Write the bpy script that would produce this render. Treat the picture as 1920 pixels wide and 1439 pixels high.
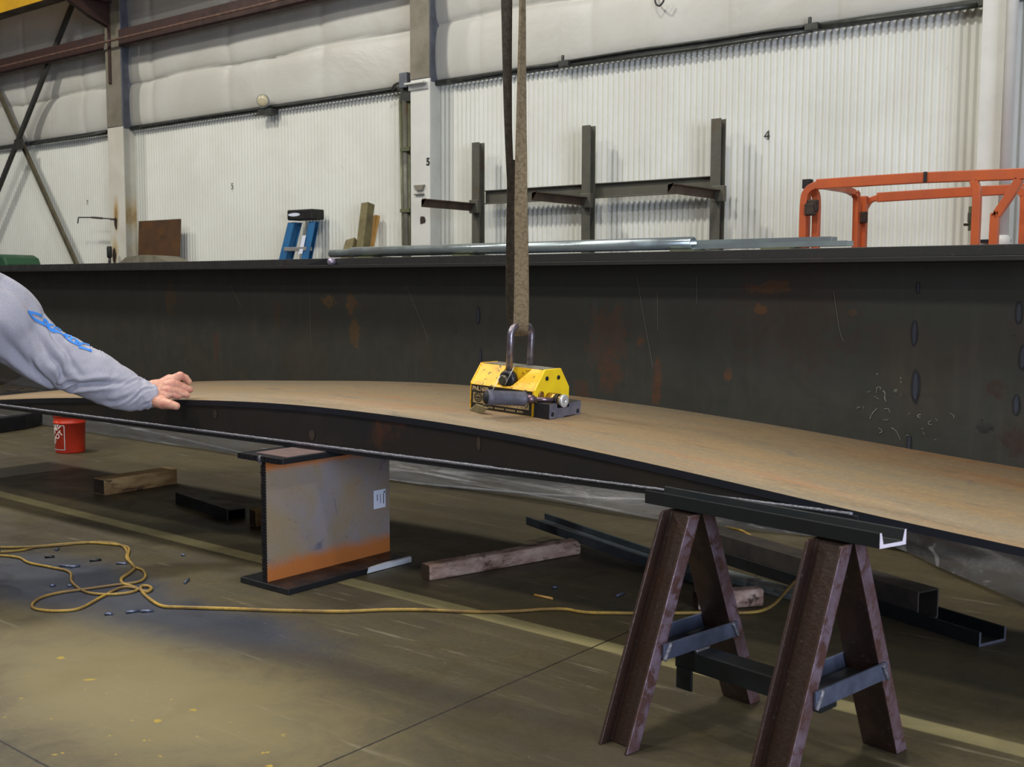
import bpy, bmesh, math, random
from math import sin, cos, pi, radians, atan, atan2, sqrt
from mathutils import Vector, noise
from mathutils.bvhtree import BVHTree
random.seed(7)
for o in list(bpy.data.objects): bpy.data.objects.remove(o)
SC = bpy.context.scene; COL = SC.collection
K = 0.70                                   # metres per layout unit

# ------------------------------------------------------------------ camera
F = 2100.0; H = 1.5
_a = radians(128.93); _p = atan(185.5 / F); _r = 0.0045
FW = Vector((cos(_a)*cos(_p), sin(_a)*cos(_p), -sin(_p)))
_r0 = FW.cross(Vector((0, 0, 1))).normalized(); _u0 = _r0.cross(FW)
RT = _r0*cos(_r) + _u0*sin(_r); UP = RT.cross(FW)
CAM = Vector((0, 0, H))
cd = bpy.data.cameras.new('camera'); cam = bpy.data.objects.new('camera', cd); COL.objects.link(cam)
cd.sensor_width = 36; cd.lens = 36*F/1920.0; cd.clip_start = 0.02; cd.clip_end = 200
from mathutils import Matrix
m = Matrix((RT, UP, -FW)).transposed().to_4x4(); m.translation = CAM*K
cam.matrix_world = m
cd.dof.use_dof = True; cd.dof.focus_distance = 5.8*K; cd.dof.aperture_fstop = 9.0
SC.camera = cam
def ray(x, y): return (FW*F + RT*(x-960) + UP*(719.5-y)).normalized()
def aZ(x, y, z=0.0):
    d = ray(x, y); return CAM + d*((z-H)/d.z)
def aP(x, y, v, yaw=0.0):
    n = Vector((-sin(yaw), cos(yaw), 0)); d = ray(x, y)
    return CAM + d*((n.dot(Vector((0, v, 0))) - n.dot(CAM))/n.dot(d))
def aX(x, y, X):
    d = ray(x, y); return CAM + d*(X/d.x)
def aD(x, y, D):
    d = ray(x, y); return CAM + d*(D/d.dot(FW))

# ------------------------------------------------------------------ world, light, exposure
SC.view_settings.view_transform = 'Standard'; SC.view_settings.look = 'None'
SC.view_settings.gamma = 1.0; SC.view_settings.exposure = -0.46
SC.view_settings.use_curve_mapping = False
w = bpy.data.worlds.new('hall_air'); SC.world = w; w.use_nodes = True
w.node_tree.nodes['Background'].inputs[0].default_value = (0.90, 0.90, 1.0, 1)
w.node_tree.nodes['Background'].inputs[1].default_value = 0.16
def area(name, loc, aim, sx, sy, power, col, shape='RECTANGLE'):
    l = bpy.data.lights.new(name, 'AREA'); l.shape = shape; l.size = sx*K
    if shape == 'RECTANGLE': l.size_y = sy*K
    l.energy = power; l.color = col
    o = bpy.data.objects.new(name, l); COL.objects.link(o)
    o.location = Vector(loc)*K
    o.rotation_euler = (Vector(aim)-Vector(loc)).to_track_quat('-Z', 'Y').to_euler()
    return o
WARM = (1.0, 0.955, 0.87)
for lx, ly, pw in ((-10.2, 3.6, 300), (-3.2, 3.6, 210), (-17.2, 3.6, 270), (-10.2, -1.8, 210), (-3.2, -1.8, 230), (4.0, 1.5, 150), (-6.7, -6.0, 150)):  # rows nearer the camera are unseen, added to soften the beam's floor shadow
    area('high_bay_and_fill', (lx, ly, 9.2), (lx, ly+1, 0), .9, .9, pw, WARM, 'DISK')
area('daylight_doorway', (7.0, -.5, 2.4), (-4.0, 4.0, .8), 5.0, 4.0, 620, (0.74, 0.82, 1.0))

# ------------------------------------------------------------------ helpers
def L(c):
    def f(v):
        v /= 255.0
        return v/12.92 if v <= .04045 else ((v+.055)/1.055)**2.4
    return (f(c[0]), f(c[1]), f(c[2]), 1)
class NT:
    def __init__(s, name):
        s.m = bpy.data.materials.new(name); s.m.use_nodes = True; s.t = s.m.node_tree
        s.t.nodes.clear(); s.out = s.t.nodes.new('ShaderNodeOutputMaterial')
        s.b = s.t.nodes.new('ShaderNodeBsdfPrincipled'); s.t.links.new(s.b.outputs[0], s.out.inputs[0])
    def n(s, k): return s.t.nodes.new(k)
    def lk(s, a, b): s.t.links.new(a, b)
    def put(s, v, sock):
        if hasattr(v, 'is_linked'): s.lk(v, sock)
        else: sock.default_value = v
    def coords(s, org=(0, 0, 0), scale=(1, 1, 1)):
        # object coordinates turned back into layout units, around the given origin
        tc = s.n('ShaderNodeTexCoord'); mp = s.n('ShaderNodeMapping')
        mp.inputs['Scale'].default_value = (scale[0]/K, scale[1]/K, scale[2]/K)
        mp.inputs['Location'].default_value = (org[0]*scale[0], org[1]*scale[1], org[2]*scale[2])
        s.lk(tc.outputs['Object'], mp.inputs[0]); return mp.outputs[0]
    def noise(s, vec, scale, detail=4, rough=.55, dist=0):
        q = s.n('ShaderNodeTexNoise'); q.inputs['Scale'].default_value = scale
        q.inputs['Detail'].default_value = detail; q.inputs['Roughness'].default_value = rough
        q.inputs['Distortion'].default_value = dist
        s.lk(vec, q.inputs['Vector']); return q.outputs[0]
    def math(s, op, a, b=0.0, c=0.0, clamp=False):
        q = s.n('ShaderNodeMath'); q.operation = op; q.use_clamp = clamp
        s.put(a, q.inputs[0]); s.put(b, q.inputs[1]); s.put(c, q.inputs[2]); return q.outputs[0]
    def ramp(s, v, lo, hi, a=0.0, b=1.0):
        q = s.n('ShaderNodeMapRange'); q.interpolation_type = 'SMOOTHSTEP'
        s.put(v, q.inputs[0]); q.inputs[1].default_value = lo; q.inputs[2].default_value = hi
        q.inputs[3].default_value = a; q.inputs[4].default_value = b; return q.outputs[0]
    def mix(s, f, a, b, mode='MIX'):
        q = s.n('ShaderNodeMix'); q.data_type = 'RGBA'; q.blend_type = mode
        s.put(f, q.inputs[0]); s.put(a, q.inputs[6]); s.put(b, q.inputs[7]); return q.outputs[2]
    def xyz(s, vec):
        q = s.n('ShaderNodeSeparateXYZ'); s.lk(vec, q.inputs[0]); return q.outputs
    def bump(s, h, strength, dist=.01):
        q = s.n('ShaderNodeBump'); q.inputs['Strength'].default_value = strength
        q.inputs['Distance'].default_value = dist; s.lk(h, q.inputs['Height']); s.lk(q.outputs[0], s.b.inputs['Normal'])
    def fin(s, col=None, rough=None, metal=None):
        if col is not None: s.put(col, s.b.inputs['Base Color'])
        if rough is not None: s.put(rough, s.b.inputs['Roughness'])
        if metal is not None: s.put(metal, s.b.inputs['Metallic'])
        return s.m
def M(name, c1, c2=None, scale=6, rough=.6, metal=0.0, c3=None, t3=(.58, .68), s3=3, bump=0, st=(1, 1, 1), rv=.12):
    t = NT(name); v = t.coords(scale=st); n1 = t.noise(v, scale, 6, .6)
    col = t.mix(t.ramp(n1, .3, .7), L(c1), L(c2 or c1))
    if c3:
        n3 = t.noise(v, s3, 8, .65, .4); col = t.mix(t.ramp(n3, *t3), col, L(c3))
    rg = t.ramp(n1, .3, .7, max(rough-rv, .03), min(rough+rv, 1))
    if bump: t.bump(t.noise(v, scale*7, 5, .6), bump, .004)
    return t.fin(col, rg, metal)

class MB:
    def __init__(s): s.v = []; s.f = []; s.sm = []
    def add(s, vs, fs, smooth=False):
        o = len(s.v); s.v += [Vector(p) for p in vs]
        for f in fs: s.f.append([i+o for i in f]); s.sm.append(smooth)
        return s
    def box(s, a, b):
        x0, y0, z0 = a; x1, y1, z1 = b
        x0, x1 = min(x0, x1), max(x0, x1); y0, y1 = min(y0, y1), max(y0, y1); z0, z1 = min(z0, z1), max(z0, z1)
        return s.add([(x0, y0, z0), (x1, y0, z0), (x1, y1, z0), (x0, y1, z0), (x0, y0, z1), (x1, y0, z1), (x1, y1, z1), (x0, y1, z1)],
              [(0, 3, 2, 1), (4, 5, 6, 7), (0, 1, 5, 4), (1, 2, 6, 5), (2, 3, 7, 6), (3, 0, 4, 7)])
    def ext(s, prof, p0, p1, u, v, u1=None, v1=None):
        """extrude a closed profile [(a,b)..] spanned by u,v from p0 to p1"""
        p0 = Vector(p0); p1 = Vector(p1); u = Vector(u); v = Vector(v); u1 = Vector(u1 or u); v1 = Vector(v1 or v)
        n = len(prof)
        vs = [p0+u*a+v*b for a, b in prof]+[p1+u1*a+v1*b for a, b in prof]
        fs = [list(range(n))[::-1], list(range(n, 2*n))]+[(i, (i+1) % n, n+(i+1) % n, n+i) for i in range(n)]
        return s.add(vs, fs)
    def tube(s, pts, r, seg=12, cap=True, flat=None):
        pts = [Vector(p) for p in pts]; n = len(pts)
        rs = r if isinstance(r, (list, tuple)) else [r]*n
        rings = []; ref = None
        for i, p in enumerate(pts):
            t = (pts[min(i+1, n-1)]-pts[max(i-1, 0)]).normalized()
            if ref is None:
                ref = Vector((0, 0, 1)) if abs(t.z) < .9 else Vector((1, 0, 0))
            a = (ref - t*ref.dot(t)).normalized(); b = t.cross(a); ref = a
            rings.append([p+(a*cos(2*pi*k/seg)+b*sin(2*pi*k/seg))*rs[i] for k in range(seg)])
        vs = [q for rg in rings for q in rg]; fs = []
        for i in range(n-1):
            for k in range(seg):
                fs.append((i*seg+k, i*seg+(k+1) % seg, (i+1)*seg+(k+1) % seg, (i+1)*seg+k))
        s.add(vs, fs, True)
        if cap:
            s.add(rings[0], [list(range(seg))[::-1]]); s.add(rings[-1], [list(range(seg))])
        return s
    def lathe(s, base, axis, prof, seg=32, cap=True):
        """prof [(r, h)] along axis"""
        base = Vector(base); ax = Vector(axis).normalized()
        a = ax.orthogonal().normalized(); b = ax.cross(a); n = len(prof)
        vs = [base+ax*h+(a*cos(2*pi*k/seg)+b*sin(2*pi*k/seg))*r for r, h in prof for k in range(seg)]
        fs = [(i*seg+k, i*seg+(k+1) % seg, (i+1)*seg+(k+1) % seg, (i+1)*seg+k) for i in range(n-1) for k in range(seg)]
        s.add(vs, fs, True)
        if cap:
            s.add(vs[:seg], [list(range(seg))[::-1]]); s.add(vs[-seg:], [list(range(seg))])
        return s
    def ball(s, c, r, sx=1, sy=1, sz=1, seg=16, rg=10):
        c = Vector(c); vs = []; fs = []
        for i in range(rg+1):
            t = pi*i/rg
            for k in range(seg):
                p = 2*pi*k/seg; vs.append(c+Vector((sin(t)*cos(p)*sx, sin(t)*sin(p)*sy, cos(t)*sz))*r)
        for i in range(rg):
            for k in range(seg): fs.append((i*seg+k, (i+1)*seg+k, (i+1)*seg+(k+1) % seg, i*seg+(k+1) % seg))
        return s.add(vs, fs, True)
    def build(s, name, mat, parent=None, bevel=0, org=None, label=None, weld=True):
        if parent is not None: o0 = Vector(parent['_o'])
        elif org is not None: o0 = Vector(org)
        else:
            xs = [p.x for p in s.v]; ys = [p.y for p in s.v]; zs = [p.z for p in s.v]
            o0 = Vector(((min(xs)+max(xs))/2, (min(ys)+max(ys))/2, min(zs)))
        me = bpy.data.meshes.new(name)
        me.from_pydata([tuple((p-o0)*K) for p in s.v], [], s.f)
        for p, sm in zip(me.polygons, s.sm): p.use_smooth = sm
        bm = bmesh.new(); bm.from_mesh(me)
        if weld: bmesh.ops.remove_doubles(bm, verts=bm.verts, dist=1e-5)
        bmesh.ops.recalc_face_normals(bm, faces=bm.faces)
        bm.to_mesh(me); bm.free()
        me.materials.append(mat)
        o = bpy.data.objects.new(name, me); COL.objects.link(o)
        if parent is not None: o.parent = parent
        else: o.location = o0*K
        o['_o'] = tuple(o0)
        if label: o['label'] = label
        if bevel:
            b = o.modifiers.new('bevel', 'BEVEL'); b.width = bevel*K; b.segments = 2; b.limit_method = 'ANGLE'; b.angle_limit = radians(40)
            b.harden_normals = False
        return o
def tag(o, label, cat, group=None):
    o['label'] = label; o['category'] = cat
    if group: o['group'] = group
    return o
def struct(o): o['kind'] = 'structure'; return o
def thing(name, loc, label, cat, group=None):
    o = bpy.data.objects.new(name, None); COL.objects.link(o); o.empty_display_size = .1
    o.location = Vector(loc)*K; o['_o'] = tuple(loc)
    return tag(o, label, cat, group)
def hprof(w, d, tf, tw):   # H section: w across flanges (u), d depth (v)
    a = w/2; b = d/2; c = tw/2
    return [(-a, -b), (a, -b), (a, -b+tf), (c, -b+tf), (c, b-tf), (a, b-tf), (a, b), (-a, b), (-a, b-tf), (-c, b-tf), (-c, -b+tf), (-a, -b+tf)]
def cprof(w, h, tw, tf):   # channel: web along u at v=0, flanges rise to v=h
    return [(0, 0), (w, 0), (w, h), (w-tf, h), (w-tf, tw), (tf, tw), (tf, h), (0, h)]
def lprof(w, h, t): return [(0, 0), (w, 0), (w, t), (t, t), (t, h), (0, h)]
def text_mesh(txt, size, mapf, name, mat, parent, bold=0.0, label=None):
    cu = bpy.data.curves.new('tmp', 'FONT'); cu.body = txt; cu.size = size; cu.offset = bold; cu.resolution_u = 4
    to = bpy.data.objects.new('tmp', cu); COL.objects.link(to)
    dg = bpy.context.evaluated_depsgraph_get(); dg.update()
    me = bpy.data.meshes.new_from_object(to.evaluated_get(dg))
    mb = MB(); mb.add([mapf(v.co.x, v.co.y) for v in me.vertices], [list(p.vertices) for p in me.polygons])
    bpy.data.objects.remove(to); bpy.data.curves.remove(cu); bpy.data.meshes.remove(me)
    return mb.build(name, mat, parent, label=label)
def ribbon_on(mb, pts, wid, nrm, lift=.002):
    """flat stroke of given width along 3-D pts lying on a surface with normals nrm"""
    n = len(pts); vs = []
    for i in range(n):
        t = (pts[min(i+1, n-1)]-pts[max(i-1, 0)]).normalized(); s_ = nrm[i].cross(t).normalized()
        ww = wid[i] if isinstance(wid, (list, tuple)) else wid
        vs += [pts[i]+nrm[i]*lift+s_*ww/2, pts[i]+nrm[i]*lift-s_*ww/2]
    mb.add(vs, [(2*i, 2*i+1, 2*i+3, 2*i+2) for i in range(n-1)])
def cr(pts, sub=6):
    """Catmull-Rom through points"""
    P_ = [Vector(p) for p in pts]; P_ = [2*P_[0]-P_[1]]+P_+[2*P_[-1]-P_[-2]]; out = []
    for i in range(1, len(P_)-2):
        for k in range(sub):
            t = k/sub; a, b, c, d = P_[i-1], P_[i], P_[i+1], P_[i+2]
            out.append(.5*((2*b)+(c-a)*t+(2*a-5*b+4*c-d)*t*t+(3*b-a-3*c+d)*t**3))
    out.append(P_[-2]); return out
X3 = Vector((1, 0, 0)); Y3 = Vector((0, 1, 0)); Z3 = Vector((0, 0, 1))

# ------------------------------------------------------------------ materials
m_dark = M('mill_scale_steel', (50, 49, 45), (38, 38, 38), 5, .5, .35, (74, 52, 38), (.6, .75), 2.2)
m_black = M('black_painted_steel', (38, 40, 44), (26, 27, 30), 9, .42, .3)
m_chan = M('dark_channel_steel', (40, 46, 48), (30, 32, 33), 7, .42, .45, (66, 50, 36), (.66, .74), 4)
m_rustleg = M('rusty_brown_steel', (66, 47, 38), (48, 35, 29), 10, .42, .4, (92, 76, 76), (.58, .75), 60, .25)
m_bluebar = M('bluish_bar_steel', (112, 120, 145), (80, 86, 104), 12, .38, .6)
m_weld = M('fresh_weld_metal', (150, 150, 160), (88, 90, 96), 120, .4, .7, bump=.4)
m_galv = M('galvanised_steel', (178, 190, 192), (160, 172, 174), 3, .3, .8)
m_white = M('white_panel_paint', (222, 224, 216), (212, 213, 204), 1.2, .5, 0, (196, 186, 166), (.68, .82), 2.5)
m_whitecol = M('white_column_paint', (216, 217, 210), (202, 202, 196), 2, .5, 0, (186, 172, 140), (.66, .8), 1.6)
m_colblue = M('grey_blue_column_steel', (116, 120, 132), (92, 95, 102), 5, .5, .2, (92, 72, 58), (.66, .74), 3)
m_colbeige = M('weathered_column_steel', (136, 130, 116), (112, 108, 92), 3, .6, .1, (110, 76, 52), (.62, .76), 4)
m_brown = M('red_oxide_girt', (66, 42, 36), (52, 34, 30), 4, .6)
m_brace = M('dark_brace_steel', (62, 62, 58), (50, 50, 46), 6, .55, .2)
m_brace2 = M('olive_brace_steel', (104, 97, 76), (84, 78, 62), 6, .55, .2)
m_yellow = M('crane_yellow_paint', (214, 164, 28), (190, 142, 24), 2, .5)
m_crbrown = M('brown_flange_paint', (82, 64, 38), (66, 52, 34), 3, .6)
m_rack = M('rack_post_steel', (98, 96, 84), (78, 78, 70), 4, .5, .2, (92, 66, 44), (.55, .72), 2.4)
m_arm = M('brown_rack_arm', (86, 66, 52), (66, 54, 46), 6, .55, .2)
m_orange = M('orange_lift_paint', (188, 92, 50), (170, 78, 40), 5, .42, 0, (210, 160, 130), (.7, .78), 9)
m_wood = M('weathered_timber', (206, 172, 118), (146, 112, 72), 5, .8, 0, (84, 58, 40), (.54, .70), 7, .4, (3, .8, 3))
m_wood2 = M('worn_pinkish_timber', (190, 164, 150), (120, 90, 76), 5, .8, 0, (64, 46, 38), (.50, .66), 7, .5, (3, 1, 3))
m_woodend = M('dark_timber_end', (66, 46, 30), (46, 34, 24), 12, .85)
m_pine = M('yellow_pine_board', (205, 158, 88), (186, 138, 72), 9, .7)
m_green_w = M('greenish_treated_timber', (122, 112, 76), (100, 92, 64), 8, .8)
m_ply = M('stained_brown_plywood', (92, 62, 34), (70, 48, 30), 3.5, .6, 0, (50, 38, 28), (.55, .75), 4)
m_blue = M('blue_fibreglass', (38, 104, 154), (28, 84, 130), 6, .5)
m_alu = M('ladder_aluminium', (190, 188, 184), (160, 158, 156), 8, .4, .5)
m_ink = M('black_stencil_ink', (26, 28, 26), None, 5, .7)
m_cream = M('worn_cream_label', (176, 152, 108), (150, 126, 84), 20, .6, 0, (70, 54, 34), (.64, .74), 26)
m_lblack = M('black_label_film', (30, 28, 24), (40, 38, 30), 20, .45)
m_greenp = M('olive_green_pipe_paint', (104, 108, 78), (84, 88, 64), 6, .5, .1)
m_conduit = M('dark_conduit', (78, 80, 76), (58, 60, 56), 8, .45, .4)
m_red = M('red_bucket_plastic', (216, 64, 38), (196, 52, 32), 4, .42)
m_paint_w = M('white_marking_paint', (214, 218, 224), (196, 200, 206), 8, .6)
m_tag = M('white_tag_card', (214, 220, 236), None, 8, .5)
m_mgreen = M('green_machine_paint', (44, 84, 58), None, 4, .5)
m_rubber = M('black_rubber', (22, 22, 22), None, 8, .6)
m_chalk = M('faint_soapstone_mark', (120, 120, 104), (74, 74, 66), 60, .9)

# lifter paints
t = NT('worn_yellow_paint'); v = t.coords(); n1 = t.noise(v, 7, 5); n2 = t.noise(v, 34, 8, .7, .3); n3 = t.noise(v, 9, 8, .75, 1)
c = t.mix(t.ramp(n1, .3, .7), L((244, 196, 26)), L((226, 168, 22)))
c = t.mix(t.ramp(n3, .50, .68, 0, .8), c, L((172, 118, 34)))
c = t.mix(t.ramp(n3, .36, .44, .6, 0), c, L((206, 140, 26)))
c = t.mix(t.ramp(n2, .585, .61), c, L((66, 54, 40)))
m_ylift = t.fin(c, .42, 0)
m_steelface = M('ground_steel_face', (150, 152, 172), (116, 118, 136), 16, .36, .7)
m_grip = M('dark_grey_grip_rubber', (86, 86, 98), (66, 66, 76), 18, .55, 0, bump=.3)
m_rod = M('heat_tinted_rod', (128, 104, 112), (92, 78, 80), 24, .35, .7)
m_shackle = M('worn_shackle_steel', (150, 146, 158), (104, 92, 94), 22, .34, .8)
m_brass = M('brass_hub', (176, 140, 76), (150, 116, 60), 14, .35, .8)
m_disc = M('bright_steel_disc', (208, 208, 206), None, 20, .35, .5)

# concrete floor
t = NT('stained_concrete'); v = t.coords(); X = t.xyz(v)
n1 = t.noise(v, .55, 6, .6, .6); n2 = t.noise(v, 3.2, 8, .65, .5); n3 = t.noise(v, 40, 6, .7)
vs_ = t.coords(scale=(.5, 5, 1)); n4 = t.noise(vs_, 1.6, 8, .68, .4); n6 = t.noise(t.coords(scale=(1, 14, 1)), 1.1, 5, .6)
c = t.mix(t.ramp(n1, .34, .66), L((62, 56, 39)), L((84, 76, 52)))
c = t.mix(t.ramp(n2, .42, .72, 0, .55), c, L((50, 43, 32)))
c = t.mix(t.ramp(n4, .48, .72, 0, .35), c, L((98, 90, 66)))
c = t.mix(t.ramp(n3, .35, .75, 0, .4), c, L((50, 44, 33)))
c = t.mix(t.math('MULTIPLY', t.ramp(n6, .60, .72, 0, .5), t.ramp(n2, .4, .6)), c, L((150, 142, 118)))
def blob(t, X, cx, cy, rx, ry, nn, amt=.5, ang=0):
    dx = t.math('SUBTRACT', X[0], cx); dy = t.math('SUBTRACT', X[1], cy)
    ca, sa = cos(ang), sin(ang)
    ux = t.math('ADD', t.math('MULTIPLY', dx, ca/rx), t.math('MULTIPLY', dy, sa/rx))
    uy = t.math('ADD', t.math('MULTIPLY', dx, -sa/ry), t.math('MULTIPLY', dy, ca/ry))
    d = t.math('SQRT', t.math('ADD', t.math('MULTIPLY', ux, ux), t.math('MULTIPLY', uy, uy)))
    return t.math('ADD', d, t.math('MULTIPLY', t.math('SUBTRACT', nn, .5), amt*2))
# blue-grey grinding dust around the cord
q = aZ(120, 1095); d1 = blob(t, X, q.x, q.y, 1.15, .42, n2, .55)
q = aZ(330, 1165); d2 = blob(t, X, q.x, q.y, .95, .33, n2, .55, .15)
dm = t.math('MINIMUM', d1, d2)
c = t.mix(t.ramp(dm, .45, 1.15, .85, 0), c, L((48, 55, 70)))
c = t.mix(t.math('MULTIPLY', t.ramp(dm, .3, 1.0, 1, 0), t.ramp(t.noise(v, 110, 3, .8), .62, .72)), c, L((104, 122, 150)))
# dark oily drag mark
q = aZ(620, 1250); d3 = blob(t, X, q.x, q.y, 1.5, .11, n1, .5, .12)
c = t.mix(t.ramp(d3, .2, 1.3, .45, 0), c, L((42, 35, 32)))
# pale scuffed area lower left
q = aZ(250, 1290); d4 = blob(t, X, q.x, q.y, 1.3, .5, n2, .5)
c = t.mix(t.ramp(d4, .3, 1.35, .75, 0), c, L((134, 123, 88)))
# faded painted aisle line running along the wall
qa = aZ(240, 987); qb = aZ(1100, 1203)
sl = (qb.y-qa.y)/(qb.x-qa.x)
dl = t.math('SUBTRACT', t.math('SUBTRACT', X[1], qa.y), t.math('MULTIPLY', t.math('SUBTRACT', X[0], qa.x), sl))
lm = t.ramp(t.math('ABSOLUTE', dl), .045, .06, 1, 0)
c = t.mix(t.math('MULTIPLY', lm, t.ramp(n2, .3, .7, .85, .5)), c, L((138, 130, 92)))
# sawn joints
def joint(p1, p2, width=.006):
    a = aZ(*p1); b = aZ(*p2); d = (b-a).normalized()
    e = t.math('ADD', t.math('MULTIPLY', t.math('SUBTRACT', X[0], a.x), -d.y), t.math('MULTIPLY', t.math('SUBTRACT', X[1], a.y), d.x))
    e = t.math('ADD', e, t.math('MULTIPLY', t.math('SUBTRACT', n3, .5), .012))
    return t.ramp(t.math('ABSOLUTE', e), width*.4, width, 1, 0)
j = t.math('MAXIMUM', joint((600, 1438), (1197, 1177)), joint((0, 1390), (90, 1439)))
c = t.mix(j, c, L((28, 24, 20)))
# paint flecks
fl = t.ramp(t.noise(v, 16, 3, .5), .69, .71)
q = aZ(300, 1370); d5 = blob(t, X, q.x, q.y, 1.3, .35, n2, .3)
c = t.mix(t.math('MULTIPLY', fl, t.ramp(d5, .8, 1.2, .8, 0)), c, L((170, 146, 50)))
c = t.mix(t.ramp(t.noise(v, 60, 2, .5), .755, .77, 0, .6), c, L((170, 165, 150)))
t.bump(n3, .12, .004)
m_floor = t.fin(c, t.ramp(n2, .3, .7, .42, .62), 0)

# girder web steel
GY = -radians(4.77)
gd = Vector((cos(GY), sin(GY), 0)); gn = Vector((sin(GY), -cos(GY), 0))    # along, toward the camera
GO = Vector((-6, 6.25-6*math.tan(GY), 0))
t = NT('girder_mill_scale'); v = t.coords(org=tuple(GO)); X = t.xyz(v)
n1 = t.noise(v, .9, 6, .6, .5); n2 = t.noise(v, 5, 8, .7, .8); n3 = t.noise(t.coords(scale=(1, 1, .12)), 14, 5, .6)
n5 = t.noise(t.coords(scale=(.15, .15, 3)), 9, 5, .6)
c = t.mix(t.ramp(n1, .34, .66), L((58, 56, 49)), L((50, 52, 46)))
c = t.mix(t.ramp(n1, .5, .75, 0, .7), c, L((66, 55, 45)))
c = t.mix(t.ramp(n3, .5, .8, 0, .35), c, L((74, 68, 58)))
c = t.mix(t.ramp(n5, .5, .8, 0, .3), c, L((42, 44, 40)))
vv = t.n('ShaderNodeCombineXYZ'); t.lk(X[0], vv.inputs[0]); t.lk(X[2], vv.inputs[1])
XZ = [X[0], X[2]]; nb1 = t.noise(v, 11, 8, .7, .6); nb2 = t.noise(v, 26, 6, .7)
for (px, py, rx, rz, k, colr) in ((1140, 640, .17, .22, .8, (78, 52, 38)), (1145, 700, .10, .12, .8, (80, 54, 38)), (1232, 720, .035, .13, 1, (92, 56, 34)),
      (615, 565, .10, .05, .9, (98, 74, 40)), (660, 570, .08, .08, .9, (98, 70, 38)), (665, 625, .06, .09, .9, (96, 70, 36)),
      (320, 560, .10, .16, .8, (80, 62, 36)), (1445, 540, .14, .035, .9, (110, 72, 38)), (1425, 580, .045, .035, 1, (120, 78, 38)),
      (1480, 590, .4, .25, .6, (64, 44, 36)), (1200, 640, .03, .04, 1, (90, 60, 38)), (1365, 702, .03, .03, 1, (96, 60, 36)), (405, 650, .06, .12, .8, (76, 50, 36)),
      (1598, 586, .03, .02, .9, (90, 60, 38)), (1868, 730, .05, .05, .9, (56, 36, 30)), (1905, 830, .07, .07, .9, (56, 36, 30)), (1845, 802, .04, .03, 1, (30, 26, 24)),
      (520, 590, .05, .12, .8, (74, 50, 38)), (340, 750, .2, .2, .6, (66, 44, 36)), (1090, 730, .06, .07, .8, (80, 52, 36))):
    q = aP(px, py, 6.25, GY)
    d = blob(t, XZ, q.x, q.z, rx*1.2, rz*1.2, nb1, 1.7)
    c = t.mix(t.math('MULTIPLY', t.ramp(d, .75, 1.05, .8*k, 0), t.ramp(nb2, .35, .6, .35, 1)), c, L(colr))
fs_ = t.ramp(t.noise(v, 22, 2, .5), .77, .79)
c = t.mix(fs_, c, L((24, 22, 20)))
m_web = t.fin(c, t.ramp(n2, .3, .7, .5, .66), .25)

# top plate of the cambered beam : rust-bloomed
t = NT('rust_bloomed_plate'); v = t.coords(); vs2 = t.coords(scale=(.55, 3.0, 1))
n1 = t.noise(vs2, 1.6, 9, .68, .6); n2 = t.noise(vs2, 4, 9, .72, .8); n3 = t.noise(v, 45, 6, .75); n4 = t.noise(vs2, .8, 5, .6, .3)
c = t.mix(t.ramp(n1, .34, .66), L((118, 106, 84)), L((130, 108, 76)))
c = t.mix(t.ramp(n4, .5, .66, 0, .8), c, L((134, 96, 60)))
c = t.mix(t.ramp(n2, .55, .72, 0, .65), c, L((86, 79, 70)))
c = t.mix(t.ramp(n2, .30, .42, .5, 0), c, L((108, 76, 48)))
c = t.mix(t.ramp(n1, .60, .72, 0, .75), c, L((84, 82, 86)))
c = t.mix(t.ramp(n3, .45, .7, 0, .4), c, L((158, 132, 84)))
n7 = t.noise(t.coords(scale=(.8, 2.2, 1)), 3, 8, .7, 1.5); c = t.mix(t.ramp(n7, .60, .66, 0, .45), c, L((88, 80, 76)))
m_plate = t.fin(c, t.ramp(n2, .3, .7, .5, .68), .12)
m_edge = M('blue_black_cut_edge', (36, 38, 46), (26, 28, 34), 7, .45, .35)
m_bweb = M('dark_rusty_web', (52, 46, 40), (36, 36, 36), 3, .42, .35, (84, 52, 36), (.58, .74), 2.6)

# stub girder web
SX = -4.355
SO = Vector((-4.33, 3.87, 0))
t = NT('rust_and_lilac_steel'); v = t.coords(org=tuple(SO)); X = t.xyz(v); n1 = t.noise(v, 2.2, 6, .6, .6); n2 = t.noise(v, 5, 8, .65, .7); n3 = t.noise(v, 60, 4, .7)
c = t.mix(t.ramp(n1, .36, .64), L((146, 138, 140)), L((152, 134, 106)))
c = t.mix(t.ramp(n2, .56, .70, 0, .8), c, L((92, 96, 118)))
c = t.mix(t.ramp(n2, .30, .42, .6, 0), c, L((158, 130, 96)))
e1 = t.ramp(t.math('ADD', X[2], t.math('MULTIPLY', n2, .08)), .12, .2, 1, 0)
e2 = t.ramp(t.math('ADD', X[2], t.math('MULTIPLY', n2, .06)), .59, .64, 0, 1)
c = t.mix(t.math('MAXIMUM', e1, e2), c, L((190, 114, 56)))
c = t.mix(t.ramp(n3, .6, .72, 0, .5), c, L((70, 56, 48)))
m_stub = t.fin(c, .55, .2)

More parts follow.
